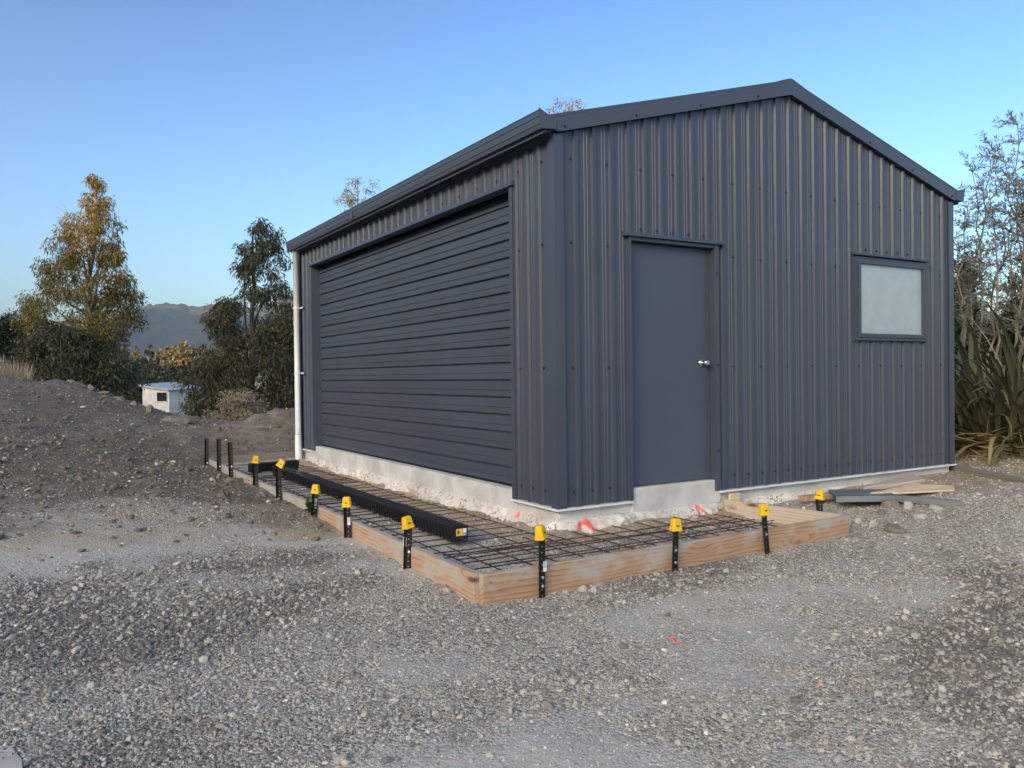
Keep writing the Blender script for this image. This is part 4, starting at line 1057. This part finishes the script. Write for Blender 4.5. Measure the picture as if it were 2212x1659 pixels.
def tree(name, label, base, axis_top, outline, ncl, rc, nleaf, leafL, leafW, lmat, bmat, group=None, droop=.9, nlimb=10, tr=.12, depth=.8, cat='tree', seedling=0, hollow=.25, fork=0):
    """outline: (height, left, right) in metres round the trunk axis; clusters of leaves fill it unevenly"""
    base = np.array(base, float); t = thing(name, label, cat, base, 0, group)
    ol = np.array(outline, float); H = ol[-1, 0]
    top = np.array([axis_top*RXY[0], axis_top*RXY[1], H*.97])
    wob = rng.normal(0, .03*H**.5, (8, 3)); wob[0] = 0; wob[:, 2] = 0
    trunk = np.array([top*f for f in np.linspace(0, 1, 8)])+wob*np.linspace(0, 1, 8)[:, None]
    mb = MB(); mb.tube([np.array([0, 0, -.3])]+list(trunk), [tr*1.25]+[tr*(1-.9*f)+.008 for f in np.linspace(0, 1, 8)], 8); mb.build('trunk', bmat, t, True)
    for k in range(fork):
        q = trunk[1]+rng.normal(0, .1, 3); e = trunk[5]+RXY*rng.uniform(-.25, .25)+FXY*rng.uniform(-.3, .3); mb = MB(); mb.tube(list(bez(trunk[0], q, e, 9)), [tr*.75*(1-.85*f)+.006 for f in np.linspace(0, 1, 9)], 7); mb.build('stem', bmat, t, True)
    # clusters
    hs = np.linspace(ol[0, 0], H, 60); wid = np.interp(hs, ol[:, 0], ol[:, 1]+ol[:, 2])+.12*(ol[:, 1]+ol[:, 2]).max()
    h = rng.choice(hs, ncl, p=wid/wid.sum())+rng.normal(0, H*.012, ncl); h = np.clip(h, ol[0, 0], H); nt_ = max(3, ncl//11); h[:nt_] = H*np.linspace(.76, .985, nt_)
    l = np.interp(h, ol[:, 0], ol[:, 1]); r = np.interp(h, ol[:, 0], ol[:, 2]); ax = axis_top*h/H
    rr = np.sqrt(rng.uniform(hollow, 1, ncl)); th = rng.uniform(0, 2*math.pi, ncl); cx = np.cos(th)*rr
    X_ = (r-l)*.5+cx*np.maximum((l+r)*.5, .02); Y_ = np.sin(th)*rr*(l+r)*.5*depth
    Cc = RXY[None]*X_[:, None]+FXY[None]*Y_[:, None]+np.array([0, 0, 1.])[None]*h[:, None]
    rcl = rc*rng.uniform(.55, 1.35, ncl)*np.clip((l+r)/(wid.max())*.7+.45, .3, 1.1)
    w = rcl**2; ci = rng.choice(ncl, nleaf, p=w/w.sum())
    g_ = rng.normal(size=(nleaf, 3)); g_ /= np.linalg.norm(g_, axis=1)[:, None]; g_ *= (rng.random(nleaf)**.45)[:, None]
    g_[:, 2] *= .8
    P = Cc[ci]+g_*rcl[ci][:, None]
    P[:, 2] = np.maximum(P[:, 2], .02)
    dirs = rng.normal(size=(nleaf, 3))*.55+g_*.4; dirs[:, 2] -= droop
    crown = link('crown', leaves_mesh('crown', P, dirs, leafL*rng.uniform(.6, 1.3, nleaf), leafW*rng.uniform(.7, 1.3, nleaf)), lmat, t); crown['kind'] = 'stuff'
    order = rng.permutation(ncl)[:nlimb]
    for k in order:
        c = Cc[k]; hh = max(H*.06, c[2]-np.hypot(c[0], c[1])*rng.uniform(.5, .9)-.1*H*rng.random()); f = min(.95, hh/(H*.97)); s_ = np.array([np.interp(f, np.linspace(0, 1, 8), trunk[:, j]) for j in range(3)])
        m_ = s_+(c-s_)*.5+np.array([0, 0, -.08*np.linalg.norm(c-s_)]); r0 = tr*(1-.85*f)*.5+.006
        mb = MB(); mb.tube(list(bez(s_, m_, c, 6)), [r0*(1-.8*q)+.003 for q in np.linspace(0, 1, 6)], 5); mb.build('limb', bmat, t, True)
    # fine twigs in the clusters
    mb = MB()
    for k in order:
        for _ in range(3):
            e = Cc[k]+rng.normal(0, 1, 3)*rcl[k]*.8; mb.tube([Cc[k]*.7+Cc[(k)]*.3, (Cc[k]+e)/2+np.array([0, 0, .05]), e], [.010*tr/.12+.002, .006, .002], 4)
    tw = mb.build('twigs', bmat, t); tw['kind'] = 'stuff'
    return t

def px2(D, list_, ub, vb):
    """outline given in photo pixels (v, uleft, uright) -> metres round the trunk"""
    k = D/FPX
    return sorted([((vb-v)*k, (ub-ul)*k, (ur-ub)*k) for v, ul, ur in list_])
def base_at(u, D):
    p = at(u, 830, D); return (p[0], p[1], hz(p[0], p[1]))
def pv_(p):
    d_ = np.array(p)-CAM; return 829.5-FPX*(d_@UP)/(d_@FW)
# big gum tree on the left, low sun on its crown
D1 = 28.0; b1_ = base_at(192, D1); vb1 = pv_(b1_)
tree('gum_tree', 'tall gum tree on the left with its crown top lit golden', b1_, .25, px2(D1, [(374, 198, 214), (405, 186, 230), (450, 166, 244), (480, 146, 254), (510, 130, 264), (560, 108, 278), (600, 92, 288), (640, 62, 298), (690, 52, 298), (730, 60, 272), (760, 56, 262), (790, 60, 240)], 192, vb1), 185, .40, 26000, .16, .036, EUC, BARK, 'gum trees', .95, 34, .15, fork=2, hollow=.25)
tree('gum_scrub', 'dense low gum saplings round the foot of the tall left gum tree', base_at(150, 26.5), .1, px2(26.5, [(700, 95, 150), (730, 70, 200), (770, 55, 250), (810, 52, 276), (838, 62, 276)], 150, pv_(base_at(150, 26.5))), 90, .5, 17000, .16, .042, EUC2, BARK, None, .95, 10, .05, cat='shrub')
# second gum tree left of the shed
D2 = 20.0; b2_ = base_at(540, D2); vb2 = pv_(b2_)
tree('gum_tree', 'drooping dark gum tree standing just left of the shed', b2_, .12, px2(D2, [(478, 556, 572), (510, 532, 606), (560, 522, 622), (600, 512, 634), (650, 470, 640), (690, 446, 650), (740, 440, 668), (800, 414, 680), (850, 402, 690), (880, 420, 690), (905, 450, 690)], 540, vb2), 200, .34, 36000, .145, .028, EUC2, BARKD, 'gum trees', 1.0, 30, .09, fork=1, hollow=.15)
tree('dry_shrub', 'brown twiggy undergrowth below the drooping gum tree', base_at(520, 17.5), 0, px2(17.5, [(850, 490, 540), (875, 465, 560), (905, 455, 575)], 520, pv_(base_at(520, 17.5))), 26, .25, 3500, .09, .016, STRAW, BARKD, None, .2, 14, .02, cat='shrub')
# dark conifers at the left edge
tree('conifer', 'dark conifer at the left edge with upright bare shoots', base_at(22, 33), 0, px2(33, [(684, 6, 38), (706, -20, 54), (750, -40, 62), (800, -50, 70), (830, -50, 70)], 22, pv_(base_at(22, 33))), 70, .55, 16000, .13, .045, PINE, BARKD, None, -.3, 12, .1, hollow=.1)
tree('conifer', 'second dark conifer mostly outside the left edge', base_at(-60, 34), 0, px2(34, [(690, -70, -50), (740, -100, -20), (830, -110, 0)], -60, pv_(base_at(-60, 34))), 50, .55, 9000, .13, .05, PINE, BARKD, None, -.3, 8, .1, hollow=.1)
# tree tops behind the roof
b3_ = base_at(785, 27); k3 = 27/FPX
tree('gum_tree', 'sparse gum tree whose twiggy tip shows above the gutter', b3_, -.1, [(1.2, .8, .8), (3.5, 1.2, 1.2), (5.4, .9, .9), (6.0, .8, .9), (1.03-b3_[2]+(808-420)*k3, .75, .85), (1.03-b3_[2]+(808-392)*k3, .5, .9)], 130, .24, 8000, .13, .026, WATT, BARK, 'gum trees', .5, 24, .07)
b4_ = base_at(1232, 26); k4 = 26/FPX
tree('gum_tree', 'gum tree whose sunlit pinkish tip shows above the barge', b4_, .05, [(1.5, 1, 1), (5, 1.3, 1.3), (8, .9, .9), (1.03-b4_[2]+(803-235)*k4, .55, .6), (1.03-b4_[2]+(803-208)*k4, .3, .5)], 170, .28, 13000, .14, .030, EUC, BARK, 'gum trees', .6, 24, .08)

# far trees: sunlit row, then the dark belt below it
FG2 = 'sunlit trees beyond the hut'
ordn = ['leftmost', 'second', 'third', 'fourth', 'fifth', 'sixth', 'seventh', 'eighth', 'ninth', 'rightmost']
for k, (u, v0, w, mat) in enumerate(((272, 748, 34, FAR1), (293, 742, 32, FAR1), (322, 740, 34, FAR2), (345, 752, 30, FAR1), (368, 744, 34, FAR1), (392, 738, 44, FAR1), (415, 744, 36, FAR1), (438, 752, 34, FAR3), (462, 748, 36, FAR2), (488, 756, 36, FAR3))):
    D = 150+12*((k*7) % 5); b = base_at(u, D); kk = D/FPX; Ht = CAM[2]+(814-v0)*kk-b[2]; W_ = w*kk/2
    tree('far_tree', ordn[k]+' tree of the distant sunlit row beyond the hut', b, 0, [(Ht*.38, W_*.5, W_*.5), (Ht*.55, W_, W_), (Ht*.8, W_*.9, W_*.9), (Ht, W_*.3, W_*.3)], 30, W_*.34, 2200, .62, .42, mat, BARK, FG2, .3, 8, .35)
FG3 = 'dark trees of the belt behind the hut'
for k, (u, v0, w) in enumerate(((250, 792, 60), (292, 778, 56), (330, 782, 60), (372, 790, 58), (412, 786, 60), (452, 784, 64), (500, 780, 70))):
    D = 78+5*((k*3) % 4); b = base_at(u, D); kk = D/FPX; Ht = CAM[2]+(815-v0)*kk-b[2]; W_ = w*kk/2
    tree('belt_tree', ordn[k if k < 6 else 9]+' dark tree of the belt behind the hut', b, 0, [(.1, W_*.7, W_*.7), (Ht*.3, W_, W_), (Ht*.7, W_*.85, W_*.85), (Ht, W_*.25, W_*.25)], 50, W_*.35, 3600, .30, .16, FAR2, BARKD, FG3, .2, 6, .16)

# small white hut below the bank
DH = 58.0; hb_ = at(365, 850, DH); hzg = hz(hb_[0], hb_[1]); hut = thing('hut', 'small white walled hut with a sloping pale metal roof beyond the bank', 'hut', (hb_[0], hb_[1], hzg), -YAW-rad(33))
HUTW = m_plain('hut_wall', (.55, .56, .56), .8, 0, .22, 1.6); HUTR = m_plain('hut_roof', (.50, .55, .62), .4, .3, .1, 3); HUTG = m_plain('hut_window_dark', (.02, .022, .025), .15); HUTF = m_plain('hut_window_frame', (.55, .5, .42), .6)
ht = (1.03-(840-816)/FPX*DH)-hzg; wl_, dl_ = 3.2, 2.6
mb = MB(); mb.hexa([(-wl_, 0, -.3), (0, 0, -.3), (0, dl_, -.3), (-wl_, dl_, -.3), (-wl_, 0, ht+.30), (0, 0, ht-.02), (0, dl_, ht+.12), (-wl_, dl_, ht+.44)]); mb.build('wall', HUTW, hut)
mb = MB(); mb.hexa([(-wl_-.3, -.2, ht+.34), (.2, -.2, ht+.0), (.2, dl_+.2, ht+.15), (-wl_-.3, dl_+.2, ht+.49), (-wl_-.3, -.2, ht+.44), (.2, -.2, ht+.10), (.2, dl_+.2, ht+.25), (-wl_-.3, dl_+.2, ht+.59)]); rf = mb.build('roof', HUTR, hut)
for k in range(9):
    x = -wl_-.28+k*.385; zf = ht+.44-(x+wl_+.3)/(wl_+.5)*.34; mb = MB(); mb.hexa([(x, -.2, zf), (x+.04, -.2, zf-.01), (x+.04, dl_+.2, zf+.14), (x, dl_+.2, zf+.15), (x, -.2, zf+.03), (x+.04, -.2, zf+.02), (x+.04, dl_+.2, zf+.17), (x, dl_+.2, zf+.18)]); mb.build('rib', HUTR, rf)
def hutwin(a, b, zc0, zc1, face):
    fr = MB(); gl = MB()
    if face == 'f': fr.box((a-.06, -.05, zc0-.06), (b+.06, .02, zc1+.06)); gl.box((a, -.062, zc0), (b, -.052, zc1))
    else: fr.box((-.02, a-.06, zc0-.06), (.05, b+.06, zc1+.06)); gl.box((.052, a, zc0), (.062, b, zc1))
    f = fr.build('window', HUTF, hut); gl.build('pane', HUTG, f)
hutwin(-1.35, -.2, ht-.75, ht-.13, 'f'); hutwin(1.5, 1.85, ht-.85, ht-.1, 's'); hutwin(1.95, 2.3, ht-.85, ht-.1, 's')

# dry grass on the left bank crest
n = 2600; gp = []
for _ in range(n):
    u = rng.uniform(-60, 66); D = rng.uniform(16.2, 20); p = at(u, 815, D); gp.append((p[0], p[1]))
gp = np.array(gp); P = np.concatenate([gp, height(gp[:, 0], gp[:, 1])[:, None]], 1); dirs = rng.normal(0, .22, (n, 3)); dirs[:, 2] = 1
o = link('dry_grass', leaves_mesh('dry_grass', P, dirs, rng.uniform(.12, .5, n)*np.where(rng.random(n) < .3, 1.3, .8), .014), STRAW); tag(o, 'tall pale dry grass on the bank crest at the left edge', 'grass', kind='stuff')

# weed sprig at a peg's foot
wd_ = thing('weed', 'leafy green sprig at the foot of a yellow capped peg', 'plant', (-1.44, 1.70, hz(-1.44, 1.70)))
for k in range(14):
    a = k*2.4; L_ = rng.uniform(.05, .11); mb = MB(); mb.v = [(0, 0, 0), (L_*.5, -L_*.28, .03), (L_, 0, .02), (L_*.5, L_*.28, .03), (L_*.5, 0, .02)]; mb.f = [(0, 1, 4), (1, 2, 4), (2, 3, 4), (3, 0, 4)]
    mb.build('leaf', WEED, wd_, loc=(0, 0, .03+.006*k), rot=(0, rad(rng.uniform(-55, 10)), a))

# flax clumps at the right of the shed
def blade(name, seed, L, W, arch, fold=.35, k=9):
    r = np.random.default_rng(seed); mb = MB(); s = np.linspace(0, 1, k); x = 0; z = 0; tw = r.uniform(-.5, .5)
    pts = []; a = 0
    for i in range(k):
        pts.append((x, z)); a = arch*(s[i]**2.2); x += L/(k-1)*math.sin(a); z += L/(k-1)*math.cos(a)
    for i, (px_, pz_) in enumerate(pts):
        w = W*min(1, .55+s[i]*1.6)*(1-s[i]**4)*.5+.001; t_ = tw*s[i]; aa = arch*(s[i]**2.2)
        nx_, nz_ = math.cos(aa), -math.sin(aa)
        for sg in (-1, 0, 1):
            off_ = -abs(sg)*w*fold*-1; mb.v.append((px_+nx_*off_*math.cos(t_)+0, sg*w*math.cos(t_), pz_+nz_*off_+sg*w*math.sin(t_)*.5))
    for i in range(k-1):
        for j in (0, 1): A = i*3+j; mb.f.append((A, A+1, A+4, A+3))
    return mb.mesh(name, True)
BL = [[blade('leaf', 300+i, L, W, ar) for i, (L, W, ar) in enumerate(((1.9, .060, .8), (1.7, .052, 1.3), (2.1, .064, 1.7), (1.6, .050, 2.2), (1.75, .045, .5), (1.4, .036, 2.7)))] for _ in range(3)]
for lst, mt in zip(BL, FLAX):
    for me in lst: me.materials.append(mt)
def flax(label, u, D, nl, sc):
    b = base_at(u, D); t = thing('flax_plant', label, 'flax', b, 0, 'flax clumps beside the shed')
    for k in range(nl):
        a = rng.uniform(0, 2*math.pi); q = rng.random(); tilt = rad(10+70*q**.9); mi = rng.choice(3, p=(.60, .32, .08) if q < .6 else (.38, .34, .28))
        me = BL[mi][rng.integers(0, 6)]; rr = .50*math.sqrt(rng.random())
        o = link('leaf', me, None, t, (rr*math.cos(a), rr*math.sin(a), -.02), (rng.normal(0, .16), tilt, a+rng.normal(0, 1.0))); s_ = sc*rng.uniform(.65, 1.08); o.scale = (s_, s_*rng.uniform(.8, 1.15), s_)
    return t
flax('nearest flax clump, hard against the right shed corner', 2118, 10.9, 190, 1.15)
flax('flax clump at the right edge of the picture', 2222, 10.4, 200, 1.2)
flax('flax clump farther back between the other two', 2165, 12.0, 170, 1.3)
flax('flax clump mostly outside the right edge', 2330, 11.2, 70, 1.0)
n = 900; u_ = rng.uniform(2060, 2330, n); D_ = rng.uniform(9.9, 12.5, n); P = np.array([at(a, 1000, d) for a, d in zip(u_, D_)]); P[:, 2] = height(P[:, 0], P[:, 1])+rng.uniform(.0, .22, n)
dirs = rng.normal(0, 1, (n, 3)); dirs[:, 2] *= .3
o = link('leaf_litter', leaves_mesh('leaf_litter', P, dirs, rng.uniform(.2, .7, n), .02), FLAX[2]); tag(o, 'dead dry flax leaves lying round the clumps', 'leaf litter', kind='stuff')
# dense shrubs behind the flax
for lb, u, D, vt, w in (('dark leafy shrub behind the flax, touching the shed edge', 2082, 14.0, 560, 105), ('dark fine leaved shrub behind the flax at the right edge', 2200, 14.6, 600, 130), ('dark shrub behind the flax outside the right edge', 2340, 15, 600, 160), ('low dark shrub right against the shed behind the nearest flax', 2085, 12.9, 690, 90), ('low dark shrub among the flax at the right edge', 2190, 12.9, 680, 120)):
    b = base_at(u, D); k_ = D/FPX; Ht = CAM[2]+(795-vt)*k_-b[2]; W_ = w*k_/2
    tree('shrub', lb, b, 0, [(.1, W_*.9, W_*.9), (Ht*.4, W_, W_), (Ht*.75, W_*.75, W_*.75), (Ht, W_*.3, W_*.3)], 90, .25, 12500, .080, .028, SHRUB, BARKD, 'shrubs behind the flax', .1, 16, .045, cat='shrub', hollow=.05)
# wattle: long bare stems with feathery fronds
def wattle(label, u, D, tips, seed):
    b = np.array(base_at(u, D)); t = thing('wattle_tree', label, 'tree', b, 0, 'wattle trees'); r = np.random.default_rng(seed); P = []; Dv = []; Ls = []; tw = MB()
    for (tu, tv, dd) in tips:
        e = at(tu, tv, D+dd)-b; m_ = e*.5+RXY*r.uniform(-.5, .3)+np.array([0, 0, .2]); pts = bez(np.array([r.normal(0, .1), r.normal(0, .1), 0.]), m_, e, 14)
        pts[1:-1] += r.normal(0, .035, (12, 3)); mb = MB(); mb.tube(list(pts), [.026*(1-.88*f)+.003 for f in np.linspace(0, 1, 14)], 6); mb.build('stem', BARK, t, True)
        for i in range(5, 14):
            for _ in range(4 if i < 13 else 6):
                o_ = pts[i]; d_ = r.normal(size=3); d_[2] = abs(d_[2])*.6+.25; d_ /= np.linalg.norm(d_); L_ = r.uniform(.25, .62)*(1.15-i*.03); q = bez(o_, o_+d_*L_*.5+np.array([0, 0, .05]), o_+d_*L_, 6); tw.tube(list(q), [.006, .005, .004, .003, .0025, .002], 4)
                for j in range(1, 6):
                    for _k in range(4):
                        s2 = r.normal(size=3); s2 = np.cross(d_, s2); s2 /= np.linalg.norm(s2)+1e-9; P.append(q[j]+r.normal(0, .012, 3)); Dv.append(d_*.75+s2*.8+np.array([0, 0, -.1])); Ls.append(r.uniform(.045, .105))
    c = tw.build('twigs', BARK, t); c['kind'] = 'stuff'
    f = link('foliage', leaves_mesh('foliage', np.array(P), np.array(Dv), np.array(Ls), .017), WATT, t); f['kind'] = 'stuff'
wattle('feathery wattle with long bare stems rising above the flax by the shed', 2125, 12.6, [(2100, 372, 0), (2150, 330, .4), (2092, 470, -.2), (2060, 520, .5), (2190, 420, .2), (2140, 430, -.5), (2120, 560, .2)], 5)
wattle('taller feathery wattle cut by the right edge', 2215, 12.2, [(2198, 270, 0), (2230, 300, .3), (2170, 350, .2), (2260, 340, -.3), (2205, 420, .5), (2240, 420, 0), (2180, 500, .2), (2300, 320, 0)], 6)

# ------------------------------------------------------------------ evening haze in the valley
mb = MB(); mb.box((-3200, -2200, -14), (4200, 4200, 560))
hm = bpy.data.materials.new('haze'); hm.use_nodes = True; hn = hm.node_tree; hn.nodes.remove(hn.nodes['Principled BSDF'])
pvn = hn.nodes.new('ShaderNodeVolumePrincipled'); pvn.inputs['Color'].default_value = (.34, .56, 1.0, 1); pvn.inputs['Density'].default_value = .00015; pvn.inputs['Anisotropy'].default_value = .2
hn.links.new(pvn.outputs[0], hn.nodes['Material Output'].inputs['Volume'])
o = mb.build('haze', hm); tag(o, kind='stuff')
